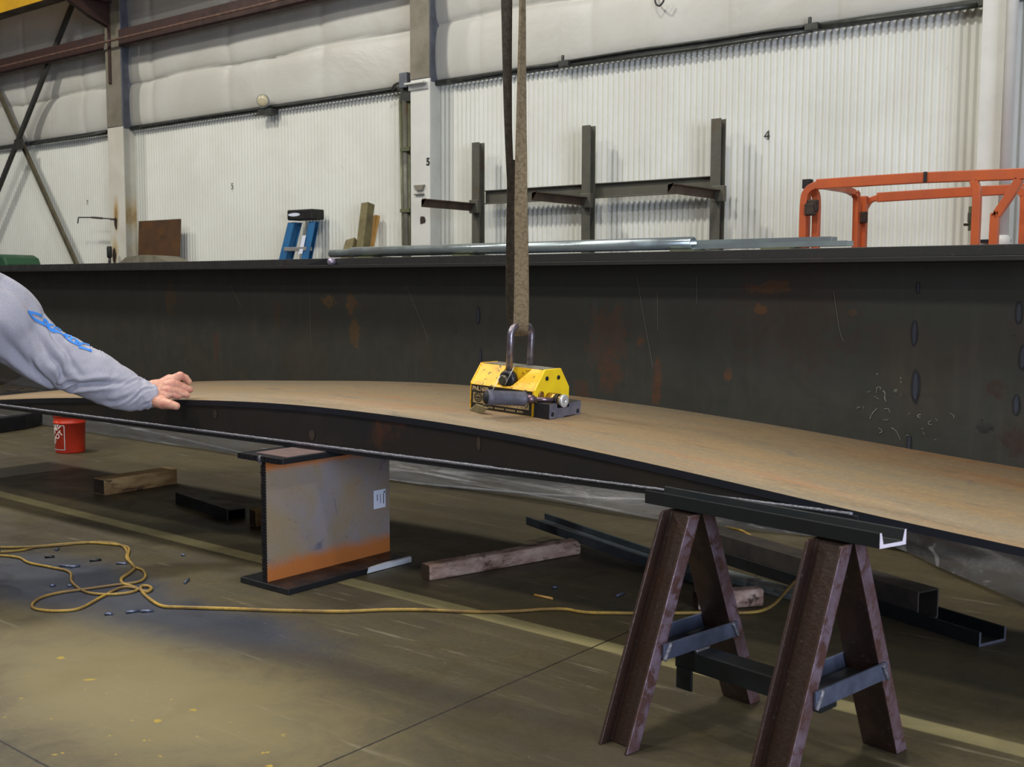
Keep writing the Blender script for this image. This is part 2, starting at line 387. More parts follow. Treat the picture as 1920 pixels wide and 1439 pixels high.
# fabrics
t = NT('grey_heather_jersey'); v = t.coords(); n1 = t.noise(v, 9, 5, .6); n2 = t.noise(v, 380, 4, .8)
c = t.mix(t.ramp(n2, .3, .7), L((138, 138, 150)), L((186, 186, 198)))
c = t.mix(t.ramp(n1, .55, .8, 0, .35), c, L((150, 136, 132)))
t.bump(n2, .3, .002); m_jersey = t.fin(c, .9, 0)
m_print = M('blue_print_ink', (58, 136, 226), None, 8, .7)
t = NT('work_worn_skin'); v = t.coords(); n1 = t.noise(v, 30, 5, .6); n2 = t.noise(v, 120, 5, .6)
c = t.mix(t.ramp(n1, .35, .65), L((208, 158, 132)), L((190, 128, 112)))
c = t.mix(t.ramp(n2, .5, .75, 0, .3), c, L((172, 124, 92))); t.bump(n2, .25, .002)
t.b.inputs['Subsurface Weight'].default_value = .08; t.b.inputs['Subsurface Scale'].default_value = .01
m_skin = t.fin(c, .5, 0)
m_nail = M('finger_nail', (205, 165, 148), None, 8, .35)
m_jean = M('blue_denim', (48, 58, 92), (38, 46, 74), 30, .85)
m_hair = M('brown_hair', (60, 42, 30), None, 30, .8)
t = NT('olive_webbing'); v = t.coords(scale=(1, 1, 1)); X = t.xyz(v)
wv = t.n('ShaderNodeTexWave'); wv.bands_direction = 'Z'; wv.inputs['Scale'].default_value = 78; wv.inputs['Distortion'].default_value = .6
t.lk(v, wv.inputs['Vector']); n2 = t.noise(v, 60, 5, .7)
c = t.mix(t.math('MULTIPLY', wv.outputs[0], t.ramp(n2, .3, .6)), L((92, 80, 58)), L((158, 140, 110)))
t.bump(wv.outputs[0], .6, .004); m_sling = t.fin(c, .85, 0)
m_slingd = M('dark_webbing_edge', (60, 50, 38), (44, 38, 30), 60, .9, bump=.5)
# cord
t = NT('dusty_yellow_cord'); v = t.coords(); n1 = t.noise(v, 3.0, 5, .6); n2 = t.noise(v, 50, 3)
c = t.mix(t.ramp(n1, .35, .65), L((172, 140, 56)), L((112, 88, 48))); c = t.mix(t.ramp(n2, .5, .7, 0, .5), c, L((96, 78, 46)))
m_cord = t.fin(c, .6, 0)
# plastic film
t = NT('milky_plastic_film'); v = t.coords(scale=(1, 3, 3)); n1 = t.noise(v, 2.5, 6, .6, 1.2); n2 = t.noise(v, 12, 6, .6, 2)
tr = t.n('ShaderNodeBsdfTransparent'); tl = t.n('ShaderNodeBsdfTranslucent'); tl.inputs[0].default_value = (.22, .23, .25, 1)
mx = t.n('ShaderNodeMixShader'); mx.inputs[0].default_value = .3
t.b.inputs['Base Color'].default_value = (.15, .16, .17, 1); t.b.inputs['Roughness'].default_value = .28
t.lk(t.b.outputs[0], mx.inputs[1]); t.lk(tl.outputs[0], mx.inputs[2])
m2 = t.n('ShaderNodeMixShader'); zz_ = t.xyz(t.coords())[2]; t.put(t.math('MULTIPLY', t.ramp(n1, .35, .7, .42, .72), t.ramp(zz_, .05, .22, 1, .45)), m2.inputs[0]); t.lk(tr.outputs[0], m2.inputs[1]); t.lk(mx.outputs[0], m2.inputs[2])
t.lk(m2.outputs[0], t.out.inputs[0]); nf = t.noise(t.coords(scale=(.25, 7, 7)), 1.6, 3, .5, .8); t.put(t.mix(t.ramp(nf, .60, .68, 0, .8), (.10, .105, .115, 1), (.42, .44, .48, 1)), t.b.inputs['Base Color']); t.bump(n2, .12, .01); m_film = t.m
# insulation
t = NT('white_vinyl_insulation'); v = t.coords(); n1 = t.noise(v, .8, 5, .6, .5); n2 = t.noise(t.coords(scale=(1, 1, .15)), 5, 5, .6)
c = t.mix(t.ramp(n1, .35, .7), L((204, 203, 196)), L((194, 192, 182)))
c = t.mix(t.ramp(n2, .55, .8, 0, .3), c, L((182, 174, 156))); t.bump(n1, .4, .05); m_insul = t.fin(c, .45, 0)

# ================================================================== SETTING
mb = MB(); mb.add([(-34, -8, 0), (9, -8, 0), (9, 10.6, 0), (-34, 10.6, 0)], [(0, 1, 2, 3)])
struct(mb.build('floor', m_floor, org=(0, 0, 0)))
WY = 10.1
wall = bpy.data.objects.new('wall_back', None); COL.objects.link(wall); wall['_o'] = (0, WY, 0); wall.location = Vector((0, WY, 0))*K; struct(wall)
mb = MB(); vs = []; pitch = .067; x = -32.0; nx = int((8+32)/pitch*8)
for i in range(nx+1):
    xx = -32+i*pitch/8; yy = WY-.012*(1+cos(2*pi*xx/pitch))
    vs += [(xx, yy, 0), (xx, yy, 3.90)]
mb.add(vs, [(2*i, 2*i+2, 2*i+3, 2*i+1) for i in range(nx)], True)
mb.build('corrugated_liner', m_white, wall, weld=False)
# insulation blanket, pillowed between seams and pinched at the girt line
seams = [-32, -28, -24.5, -22.6, -20.8, -18.95, -17.09, -15.15, -13.27, -11.32, -8.62, -7.05, -5.42, -4.3, -3.49, -1.6, .2, 2.1, 4, 6, 8]
girts = [3.9, 4.58, 5.25, 6.6, 8.6]
xs = []; zs = []
for a, b in zip(seams[:-1], seams[1:]):
    xs += [a+(b-a)*(.5-.5*cos(pi*k/10)) for k in range(10)]
xs.append(seams[-1])
for a, b in zip(girts[:-1], girts[1:]): zs += [a+(b-a)*(.5-.5*cos(pi*k/12)) for k in range(12)]
zs.append(girts[-1])
def pil(v, br):
    for a, b in zip(br[:-1], br[1:]):
        if a <= v <= b: return (4*(v-a)*(b-v)/(b-a)**2)**.22
    return 0
vs = [(xx, WY+.05-.025*pil(xx, seams)-.12*pil(zz-(0.018*sin(xx*2.1) if 3.95 < zz < 6 else 0), girts)-.012*noise.noise(Vector((xx*1.3, zz*1.7, 0))), zz) for xx in xs for zz in zs]
nz = len(zs)
mb = MB(); mb.add(vs, [(i*nz+j, (i+1)*nz+j, (i+1)*nz+j+1, i*nz+j+1) for i in range(len(xs)-1) for j in range(nz-1)], True)
mb.build('insulation_blanket', m_insul, wall)
# stencilled numbers on the liner
for (txt, px, py, hpx) in (('5', 433, 355, 12), ('7', 162, 384, 9), ('4', 1432, 263, 19)):
    q = aP(px, py, WY-.03); s_ = hpx/2100*(FW.dot(q-CAM))*1.35
    text_mesh(txt, s_, lambda a, b, q=q: q+Vector((a*1.0, 0, b)), 'stencil_number', m_ink, wall, 0, 'black stencilled %s' % txt)
# liner top trim
mb = MB(); mb.ext(lprof(.07, .06, .012), (-32, WY-.10, 3.86), (8, WY-.10, 3.86), Y3, Z3)
o = mb.build('trim_1', m_conduit, org=(0, WY, 3.86)); struct(o)

# ================================================================== COLUMNS
def column(px0, px1, front, zsplit, label, white_to=None, right=None):
    x0 = aP(px0, 300, front).x; x1 = aP(px1, 300, front).x; cx = (x0+x1)/2; w_ = x1-x0
    r = thing('steel_column', (cx, front+.16, 0), label, 'column', 'steel columns along the wall')
    d = WY+.03-front; pf = hprof(w_, d, .022, .018)
    c0 = Vector((cx, front+d/2, 0))
    MB().ext(pf, c0, c0+Z3*zsplit, X3, Y3).build('painted_base', m_whitecol, r, .004, label='white painted lower length')
    if zsplit < 8:
        mb = MB().ext(pf, c0+Z3*zsplit, c0+Z3*9.5, X3, Y3)
        mb.build('upper_shaft', m_colblue, r, .004)
        MB().box((x0+.002, front-.006, zsplit+.01), (x1-.002, front, 9.5)).build('front_flange_face', m_colbeige, r)
    return r, x0, x1
rA, ax0, ax1 = column(203, 231, 9.75, 3.88, 'white and grey steel column with rust streaks, left of the brown plywood')
rB, bx0, bx1 = column(770, 806, 9.75, 3.9, 'white and grey steel column stencilled 5, beside the green pipes')
rC, cx0, cx1 = column(1831, 1897, 9.75, 9.5, 'all-white steel column behind the orange guard rail')
q = aP(799, 310, 9.745); text_mesh('5', .12, lambda a, b: q+Vector((a, -.001, b)), 'stencil_number', m_ink, rB, .004, 'black stencilled 5')
m_rust = M('rust_stain', (186, 164, 118), (160, 128, 76), 12, .8)
m_rustd = M('dark_rust_scar', (58, 42, 30), (40, 30, 24), 30, .8)
def blobmesh(mb, c, u, v, ru, rv, seed, n=22, j=.25):
    vs = []
    for k in range(n):
        a = 2*pi*k/n; rr = 1+j*noise.noise(Vector((cos(a)*1.5+seed, sin(a)*1.5, seed)))*2
        vs.append(c+u*cos(a)*ru*rr+v*sin(a)*rv*rr)
    mb.add(vs, [list(range(n))])
mb = MB(); blobmesh(mb, aP(217, 418, 9.744), X3, Z3, .045, .09, 3); blobmesh(mb, aP(214, 480, 9.744), X3, Z3, .05, .10, 5); mb.build('rust_scar', m_rustd, rA)
t = NT('white_column_paint_rust_streaked'); v = t.coords(org=tuple(rA['_o'])); X = t.xyz(v); n2 = t.noise(v, 14, 6, .65, .4); XZa = [X[0], X[2]]; c = t.mix(t.ramp(t.noise(v, 2, 4), .3, .7), L((212, 210, 198)), L((200, 196, 182)))
for (px_, py_, rx_, rz_, cc_, kk_) in ((217, 402, .10, .34, (186, 160, 104), .8), (217, 405, .055, .20, (140, 104, 52), .8), (215, 470, .12, .26, (190, 166, 112), .8), (214, 478, .07, .16, (120, 84, 40), .85)):
    q = aP(px_, py_, 9.744); c = t.mix(t.ramp(blob(t, XZa, q.x, q.z, rx_, rz_, n2, .35), .3, 1.1, kk_, 0), c, L(cc_))
mA = t.fin(c, .55, 0)
for o_ in rA.children:
    if o_.name.startswith('painted_base'): o_.data.materials[0] = mA
mb = MB(); blobmesh(mb, aP(792, 413, 9.744), X3, Z3, .05, .045, 12); mb.build('rust_scar', m_rustd, rB)
# ledge and small bracket on the middle column
mb = MB(); mb.box((bx0-.02, 9.66, 3.84), (bx1-.03, 9.75, 3.86)); mb.box((bx0-.02, 9.735, 3.78), (bx1-.03, 9.75, 3.84)); mb.build('ledge', m_whitecol, rB, .003)
mb = MB(); q = aP(788, 352, 9.75); mb.ext([(-.085, .03), (.085, .03), (.05, -.035), (-.05, -.035)], q, q-Y3*.03, X3, Z3); mb.box((q.x-.08, 9.72, q.z-.085), (q.x+.07, 9.75, q.z-.07)); mb.build('welded_bracket', m_colbeige, rB, .003)
CZ = .39
# corbel on left column carrying the crane beam
mb = MB(); c0 = Vector((ax0+.1, 9.75, 0))
mb.ext([(0, 5.35+CZ), (-.66, 5.35+CZ), (-.66, 5.28+CZ), (-.3, 5.1+CZ), (0, 5.0+CZ)], c0-X3*.05, c0+X3*.05, Y3, Z3)
mb.box((c0.x-.12, 9.1, 5.35+CZ), (c0.x+.12, 9.75, 5.385+CZ)); mb.build('crane_corbel', m_brown, rA, .004)
q = aP(207, 120, 9.745); mb = MB(); mb.box((q.x-.03, 9.72, q.z-.3), (q.x+.03, 9.745, q.z+1.2)); mb.build('clip_plate', m_brown, rA, .004)
# white downpipe at right column
q0 = aP(1886, 300, 9.66)
mb = MB(); mb.tube([(q0.x, 9.66, 1.9), (q0.x, 9.66, 7)], .045, 16); mb.lathe((q0.x, 9.66, 1.82), Z3, [(.05, 0), (.062, .02), (.062, .07), (.045, .1)], 16)
tag(mb.build('downpipe', m_whitecol), 'white vertical pipe with a collar on the all-white column', 'pipe')

# girt, rod, crane beam
def girt(xa, xb, label):
    r = MB(); r.ext(cprof(.25, .09, .012, .012), (xa, 9.72, 5.06), (xb, 9.72, 5.06), Z3, Y3)
    return tag(r.build('wall_girt', m_brown, bevel=.003), label, 'steel beam', 'brown wall girts')
girt(-32, ax0, 'dark red-brown steel girt high up left of the left column')
girt(ax1, bx0, 'dark red-brown steel girt high up between left and middle columns')
mb = MB(); mb.tube([aP(-600, 272, 9.62), aP(0, 126, 9.62), aP(480, 11, 9.62), aP(760, -60, 9.62)], .02, 8)
tag(mb.build('tie_rod', M('rusty_rod', (112, 84, 70), (86, 64, 54), 10, .6)), 'thin rusty rod running in front of the brown girts', 'rod')
CZ = .39
r = thing('crane_runway_beam', (-14, 9.3, 5.40+CZ), 'yellow overhead crane beam with brown underside at the top left', 'crane beam')
MB().box((-32, 9.13, 5.40+CZ), (6, 9.36, 5.43+CZ)).build('bottom_flange', m_crbrown, r, .004)
MB().box((-32, 9.23, 5.43+CZ), (6, 9.27, 6.0+CZ)).build('web', m_yellow, r)
MB().box((-32, 9.13, 6.0+CZ), (6, 9.40, 6.03+CZ)).build('top_flange', m_yellow, r)
MB().box((-32, 9.12, 5.402+CZ), (6, 9.13, 5.80+CZ)).build('yellow_side_plate', m_yellow, r)

# bracing at far left
r = thing('wall_cross_brace', aP(35, 270, 9.82), 'crossed steel angle brace bolted together left of the left column', 'brace')
def bar(mb, a, b, w_, t_):
    a = Vector(a); b = Vector(b); d = (b-a).normalized(); n = Y3; u = d.cross(n).normalized()
    mb.ext([(-w_/2, 0), (w_/2, 0), (w_/2, t_), (w_/2-.014, t_), (w_/2-.014, .014), (-w_/2, .014)], a, b, u, -n)
mb = MB(); bar(mb, aP(150, -25, 9.80), aP(-130, 675, 9.80), .145, .05); mb.build('angle_brace', m_brace, r, .003, label='darker brace rising to the right')
mb = MB(); bar(mb, aP(-110, -66, 9.88), aP(160, 530, 9.88), .125, .05); mb.build('angle_brace', m_brace2, r, .003, label='olive brace falling to the right')
mb = MB(); mb.box(aP(26, 262, 9.74), aP(44, 279, 9.75)); mb.build('gusset_plate', m_brace, r, .003)

# ================================================================== CONDUITS ON THE WALL
def pipe_on_wall(pts, rad, label, Yw=WY-.12, mat=m_conduit, nm='conduit'):
    return tag(MB().tube([aP(x, y, Yw) for x, y in pts], rad, 10).build(nm, mat), label, 'conduit', 'grey conduits along the liner top')
pipe_on_wall([(262, 238), (380, 219), (478, 205), (600, 188), (742, 166)], .014, 'thin grey conduit along the wall above the blue ladder')
pipe_on_wall([(846, 152), (980, 128), (1056, 119)], .018, 'grey conduit above the liner just right of the middle column')
pipe_on_wall([(1058, 116), (1200, 93), (1340, 74), (1440, 58), (1520, 48)], .014, 'thin grey conduit rising over the rack posts')
pipe_on_wall([(1058, 124), (1300, 92), (1522, 57)], .020, 'thicker lower grey conduit over the rack posts')
pipe_on_wall([(1524, 50), (1660, 32), (1832, 10)], .024, 'grey conduit ending at the all-white column')
pipe_on_wall([(60, 270), (150, 258), (200, 247)], .018, 'grey conduit left of the left column')
for px, py, lb in ((1058, 119, 'small conduit clamp fitting above the middle rack post'), (1522, 50, 'small conduit fitting above the orange rail corner')):
    q = aP(px, py, WY-.14); mb = MB(); mb.box(q-Vector((.06, .03, .035)), q+Vector((.07, .03, .03))); mb.tube([q+Z3*.03-X3*.02, q+Z3*.09-X3*.02], .018, 8)
    tag(mb.build('conduit_fitting', m_conduit, bevel=.006), lb, 'conduit fitting')
# junction box
q = aP(761, 150, 9.86); r = thing('junction_box', q, 'grey junction box and curved conduit beside the middle column top', 'electrical box')
MB().box(q+Vector((-.06, -.06, -.1)), q+Vector((.07, .1, .08))).build('box_body', m_colblue, r, .008)
MB().tube(cr([aP(735, 168, 9.9), aP(740, 160, 9.88), aP(748, 156, 9.86), aP(758, 155, 9.86)]), .018, 8).build('curved_conduit', m_conduit, r)
MB().box(q+Vector((-.10, .0, -.26)), q+Vector((.1, .12, -.1))).build('lower_housing', m_conduit, r, .01)
# emergency light
q = aP(496, 190, 9.9); r = thing('wall_floodlight', q, 'round silver flood light on a bracket on the liner top edge', 'lamp')
MB().lathe(q+Vector((0, -.02, 0)), Vector((.5, -.8, -.1)), [(.02, -.12), (.06, -.08), (.085, 0), (.09, .02)], 20).build('lamp_head', m_galv, r)
MB().lathe(q+Vector((.012, -.04, 0)), Vector((.5, -.8, -.1)), [(.08, 0), (.075, .012), (.03, .02)], 20).build('lens', M('dusty_lens', (190, 180, 150), None, 9, .2), r)
MB().tube([q+Vector((0, .02, -.06)), q+Vector((.01, .04, -.11))], .018, 8).build('stem', m_conduit, r)
MB().box(q+Vector((-.15, 0, -.17)), q+Vector((.12, .14, -.10))).build('bracket_base', m_conduit, r, .008)
# green pipes
def gp(px, lab, rad):
    a = aP(px[0], 190, 9.9); b = aP(px[1], 470, 9.9)
    mb = MB(); mb.tube([a, b, (b.x, b.y, .0)], rad, 12)
    return mb, a, b, lab
mb, a, b, lab = gp((751, 757), '', .022); r = thing('pipe_riser', (b.x, b.y, 0), 'olive green pair of vertical pipes beside the middle column', 'pipe')
mb.build('thin_pipe', m_greenp, r)
mb, a2, b2, _ = gp((761, 764), '', .05); mb.build('thick_pipe', m_rack, r)
mb, a3, b3, _ = gp((768, 768), '', .018); mb.build('thin_pipe', m_greenp, r)
MB().tube(cr([a, a+Vector((.03, 0, .08)), a2+Vector((0, 0, .1))]), .022, 8).build('top_elbow', m_greenp, r)
for yy in (280, 395): MB().box(aP(750, yy-3, 9.84), aP(770, yy+3, 9.86)).build('pipe_clamp', m_greenp, r)

# wall bits
mb = MB(); mb.tube([aP(146, 419, 9.742), aP(147, 408, 9.742), aP(170, 408, 9.742), aP(216, 411, 9.742)], .010, 6); mb.tube([aP(172, 408, 9.742), aP(192, 409.5, 9.742)], .016, 6)
tag(mb.build('hooked_rod', m_brace), 'thin dark hooked rod sticking out left of the rusty column', 'rod')
q = aP(205, 487, 9.6); r = thing('vice_lever', q, 'black handled lever poking up beside the left column base', 'lever')
MB().tube([aP(205, 500, 9.6), aP(206, 482, 9.6)], .022, 8).build('shaft', m_brace, r)
MB().lathe(aP(205.5, 484, 9.6), Z3, [(.03, 0), (.04, .02), (.04, .16), (.03, .18)], 12).build('grip', m_rubber, r)
q = aP(1820, 415, 9.98); r = thing('door_latch', q, 'small dark metal latch with a lever on the liner behind the orange rail', 'latch')
MB().box(aP(1816, 387, 10.0), aP(1821, 433, 10.02)).build('backplate', m_greenp, r, .004)
MB().box(aP(1814, 398, 9.95), aP(1820, 418, 10.0)).build('lock_body', m_rack, r, .006)
MB().box(aP(1806, 419, 9.9), aP(1817, 424, 9.93)).build('lever', m_rustd, r, .006)
q = aP(1865, 452, 9.72); mb = MB(); mb.box(aP(1834, 449.5, 9.70), aP(1896, 454.5, 9.74)); tag(mb.build('flat_bar', m_black), 'short black flat bar across the foot of the all-white column', 'bar')
mb = MB(); mb.tube(cr([aP(1228, -12, 10.0), aP(1229, 5, 9.95), aP(1236, 11, 9.9), aP(1243, 4, 9.9), aP(1245, -3, 9.9)]), .010, 6); tag(mb.build('wall_hook', m_conduit), 'small curved wire hook on the insulation at the top edge', 'hook')

# plywood, ladder, timbers by the wall
a = aP(261, 415, 9.88); b = aP(345, 410, 9.95); mb = MB()
zb = aP(261, 492, 9.88).z
mb.ext([(0, 0), (b.x-a.x, 0), (b.x-a.x, a.z), (0, a.z)], Vector((a.x, 9.75, 0)), Vector((a.x, 9.78, 0)), X3, Vector((0, .05, 1)))
tag(mb.build('plywood_sheet', m_ply), 'dark brown plywood sheet leaning on the wall right of left column', 'board')
q = aP(280, 488, 9.5); mb = MB()
vs = []
for k in range(14):
    a_ = 2*pi*k/14; vs.append((cos(a_)*.55*(1+.15*sin(3*a_)), sin(a_)*.18))
mb.ext([(-.55, -q.z), (.75, -q.z), (.72, -.03), (.45, .05), (.1, .07), (-.3, .04), (-.5, -.05)], q-Y3*.2, q+Y3*.2, X3, Z3)
tag(mb.build('folded_tarp', M('grey_tarp', (128, 124, 108), (106, 100, 84), 7, .8)), 'low grey folded tarp in front of the brown plywood foot', 'tarp')
# base under tarp reaches floor
# green machine
q = aP(20, 490, 9.2); mb = MB()
mb.ext([(-1.2, -1.6), (.42, -1.6), (.42, -.05), (.36, .05), (.22, .1), (-1.2, .14)], q-Y3*.3, q+Y3*.3, X3, Z3)
tag(mb.build('machine_cover', m_mgreen, bevel=.03), 'rounded dark green machine top at the far left edge', 'machine')
# ladder (leaning, seen above the girder)
LT = aP(572, 408, 9.86); r = thing('step_ladder', (LT.x, 9.55, 0), 'blue fibreglass step ladder with a black top leaning on the wall', 'ladder')
top = LT; wtop = aP(594, 408, 9.86).x-aP(548, 408, 9.86).x; lean = Vector((-.17, -.16, -1.0))
def lad(u, s_, dy=0): return top+X3*u+lean*s_+Y3*dy+X3*(u*.18*s_)
for sgn, nm in ((-1, 'left'), (1, 'right')):
    mb = MB(); u = sgn*wtop*.42
    pr = [(-.045, -.03), (.045, -.03), (.045, -.02), (-.032, -.02), (-.032, .03), (-.045, .03)]
    mb.ext([(a_*sgn, b_) for a_, b_ in pr], lad(u, .06), lad(u*1.0, 2.4), X3*1.5, Y3*1.5); mb.build('side_rail', m_blue, r, .003)
    mb = MB(); mb.ext(pr, lad(u*.82, .06, .1)+X3*.0, lad(u*.9, 2.3, .1), X3*1.1, Y3*1.2); mb.build('rear_rail', m_blue, r, .003)
mb = MB(); mb.box(top+Vector((-wtop/2, -.10, -.035)), top+Vector((wtop/2, .12, .10))); mb.build('top_cap', m_rubber, r, .015)
for k in range(1, 7):
    s_ = .36*k+.05; a = lad(-wtop*.42, s_); b = lad(wtop*.42, s_); mb = MB(); mb.box((a.x, a.y-.06, a.z-.03), (b.x, b.y+.05, b.z+.02)); mb.build('step', m_alu, r, .004)
mb = MB(); q = top+Vector((-.10, -.102, .035)); blobmesh(mb, q, X3, Z3, .12, .022, 4, 24, .02); mb.build('cap_logo', m_tag, r)
mb = MB()
for s0, s1 in ((.24, .48), (.58, .95)):
    a = lad(wtop*.26, s0, -.055); b = lad(wtop*.26, s1, -.055); mb.ext([(-.035, 0), (.035, 0), (.035, -.004), (-.035, -.004)], a, b, X3, Y3)
mb.build('sticker', m_tag, r)
# leaning timbers
def leaner(p_top, p_bot, w_, d_, mat, name, label, top_Y=9.95, bot_Y=9.6):
    a = aP(*p_top, top_Y); b = aP(*p_bot, bot_Y); dd = (b-a).normalized(); b = b+dd*(b.z/abs(dd.z)) if dd.z < 0 else b
    u = X3-dd*X3.dot(dd); u.normalize(); v_ = dd.cross(u)
    mb = MB(); mb.ext([(-w_/2, -d_/2), (w_/2, -d_/2), (w_/2, d_/2), (-w_/2, d_/2)], a, b, u, v_)
    return tag(mb.build(name, mat, bevel=.01), label, 'timber', 'timbers leaning on the wall')
leaner((690, 382), (680, 470), .125, .125, m_green_w, 'leaning_timber', 'tall greenish square timber leaning on the wall', 9.85, 9.72)
leaner((707, 404), (694, 470), .09, .04, m_pine, 'leaning_timber', 'yellow pine board leaning just right of the tall timber', 9.98, 9.9)
leaner((661, 452), (655, 472), .15, .10, m_green_w, 'leaning_timber', 'short stubby timber left of the tall one', 9.80, 9.7)

# ================================================================== CANTILEVER RACK
r = thing('cantilever_rack', (-6.9, 9.75, 0), 'rusty grey three-post wall rack with a rail and short brown arms', 'rack')
for (x0, x1, py) in ((883, 902, 267), (1090, 1111, 235), (1333, 1357, 222)):
    a = aP(x0, py, 9.72); b = aP(x1, py, 9.72); w_ = b.x-a.x; cx = (a.x+b.x)/2
    mb = MB(); mb.ext(hprof(.11, .10, .010, .010), (a.x+.05, 9.80, 0), (a.x+.04, 9.80, a.z), X3, Y3); mb.build('post', m_rack, r, .003)
for (xa, xb, ya, yb, xc, yc) in ((905, 1090, 360, 380, 1090, 352), (1111, 1335, 349, 370, 1335, 338)):
    a = aP(xa, ya, 9.84); b = aP(xc, yc, 9.84); zt = 2.56; zb = 2.44
    mb = MB(); mb.ext(cprof(.155, .05, .01, .01), (a.x, 9.90, 2.415), (b.x, 9.90, 2.415), Z3, -Y3); mb.build('rail', m_rack, r, .002)
for (x0, y0, xpost) in ((797, 377, 883), (1005, 367, 1092), (1258, 351, 1340)):
    pz = 2.405; q = aP(xpost+8, 372, 9.72); xx = q.x
    # arm runs out from the post into the room
    ln = 1.0
    for yy in [9.72-.05*k for k in range(1, 40)]:
        # stop where the arm's end meets the sight line of its photographed tip
        d = ray(x0, y0); tt = yy/d.y
        if CAM.x+d.x*tt > xx: ln = 9.72-yy; break
    mb = MB(); mb.ext(lprof(.07, -.075, .012), (xx-.035, 9.72, pz), (xx-.035, 9.72-ln, pz), X3, Z3); mb.build('arm', m_arm, r, .003)
    mb = MB(); mb.box((xx-.06, 9.68, pz-.10), (xx+.07, 9.74, pz+.05)); mb.build('arm_bracket', m_rack, r, .006)

# ================================================================== LIFT BASKET (orange rails)
r = thing('lift_platform_rails', (-2.9, 8.4, 0), 'orange tubular guard rails of a work platform behind the girder', 'guard rail')
def sq(pts, w_=.07, d_=.04, sub=8, name='rail', curved=True):
    P_ = cr(pts, sub) if curved else [Vector(p) for p in pts]; mb = MB(); n = len(P_); rings = []
    for i, p in enumerate(P_):
        t_ = (P_[min(i+1, n-1)]-P_[max(i-1, 0)]).normalized()
        s1 = Y3 if abs(t_.y) < .85 else X3
        a = (s1-t_*s1.dot(t_)).normalized(); b = t_.cross(a)
        rings += [p+a*sx*d_/2+b*sy*w_/2 for sx, sy in ((-1, -1), (1, -1), (1, 1), (-1, 1))]
    fs = [(4*i+k, 4*i+(k+1) % 4, 4*i+4+(k+1) % 4, 4*i+4+k) for i in range(n-1) for k in range(4)]
    fs += [(0, 1, 2, 3), tuple(4*(n-1)+k for k in range(4))]
    mb.add(rings, fs); return mb.build(name, m_orange, r, .006)
FY = 8.0
def A(x, y, Y_=FY): return aP(x, y, Y_)
sq([A(1532, 346), A(1720, 334), A(1926, 326), A(2100, 315)], .075, .05, 2, 'top_rail')
sq([A(1508, 470), A(1508, 480)]+[A(1510, 400), A(1514, 362), A(1532, 346)][0:0]+[A(1508.5, 430), A(1511, 385), A(1518, 360), A(1536, 346)], .05, .05, 6, 'corner_post') if False else None
zf = 1.2
def post(px, pyt, Y_, bend=None, w_=.06, nm='post'):
    a = A(px, pyt, Y_); pts = [Vector((a.x, a.y, zf)), Vector((a.x, a.y, a.z-.4)), a]
    if bend: pts += [A(x, y, Y_) for x, y in bend]
    return sq(pts, w_, .05, 6, nm)
post(1508, 385, FY, [(1515, 358), (1534, 346)], .055, 'corner_post')
post(1531, 385, FY+.06, [(1528, 362), (1520, 350)], .055, 'gate_post')
post(1516, 350, FY+.15, None, .03, 'gate_post')
a = A(1540, 348, 8.05); b = A(1590, 357, 8.62)
sq([a, a.lerp(b, .5), b, A(1603, 366, 8.72), A(1606, 385, 8.75), Vector((A(1606, 400, 8.75).x, 8.75, zf))], .045, .05, 6, 'gate_frame')
post(1620, 368, 8.85, None, .06, 'rear_post')
sq([A(1622, 390, 8.9), A(1632, 376, 8.9), A(1650, 370, 8.9)], .045, .045, 6, 'rear_corner_bend')
sq([A(1645, 370.5, 8.9), A(1780, 362, 8.9), A(1926, 354, 8.9), A(2100, 345, 8.9)], .075, .045, 2, 'rear_rail')
post(1832, 370, FY, [(1829, 348), (1826, 338)], .055, 'mid_post')
a = A(1912, 336); sq([a, A(1893, 368), A(1870, 402), A(1865, 420), Vector((A(1864, 440).x, FY, zf))], .055, .05, 6, 'diagonal_post')
post(1921, 380, FY+.4, [(1917, 362), (1905, 350)], .05, 'end_post')
mb = MB()
for px, py, Y_ in ((1520, 393, FY-.02), (1525, 386, FY), (1617, 408, 8.8)): q = A(px, py, Y_); mb = MB(); mb.box(q-Vector((.04, .03, .045)), q+Vector((.035, .03, .045))); mb.build('latch_block', m_rustd, r, .01)

mb = MB(); q = A(1515, 344, FY+.1); mb.box(q-Vector((.035, .03, .04)), q+Vector((.03, .03, .03))); mb.build('rubber_cap', m_rubber, r, .004)
mb = MB(); q = A(1735, 332, FY-.03); mb.box(q-Vector((.012, .004, .036)), q+Vector((.012, 0, .036))); mb.build('ink_mark', m_ink, r)
# low deck of the platform
mb = MB(); mb.box((-3.75, 7.9, .9), (0.2, 9.05, 1.2)); mb.build('platform_deck', m_orange, r, .02)
mb = MB(); mb.box((-3.4, 8.1, 0), (-.3, 8.9, .9)); mb.build('lift_chassis', m_black, r, .05)

# ================================================================== BIG PLATE GIRDER
def gp3(x, off, z):
    """x along wall, off = distance toward the camera from web plane"""
    base = Vector((x, 6.25+x*math.tan(GY), 0)); return base+gn*off+Z3*z
GX0, GX1 = -24.0, 3.0
r = thing('plate_girder', gp3(-6, 0, 0), 'long dark rust-spotted steel plate girder standing across the shop', 'girder')
r['_o'] = tuple(GO); r.location = GO*K
def gbox(o0, o1, z0, z1, nm, mat, bev=.003, x0=GX0, x1=GX1, par=None):
    mb = MB(); mb.ext([(o0, z0), (o1, z0), (o1, z1), (o0, z1)], gp3(x0, 0, 0), gp3(x1, 0, 0), gn, Z3); return mb.build(nm, mat, par or r, bev)
gbox(-.02, 0, .20, 1.645, 'web', m_web, 0)
gbox(-.27, .25, 1.635, 1.663, 'top_flange', m_dark)
gbox(-.27, .25, .17, .20, 'bottom_flange', m_dark)
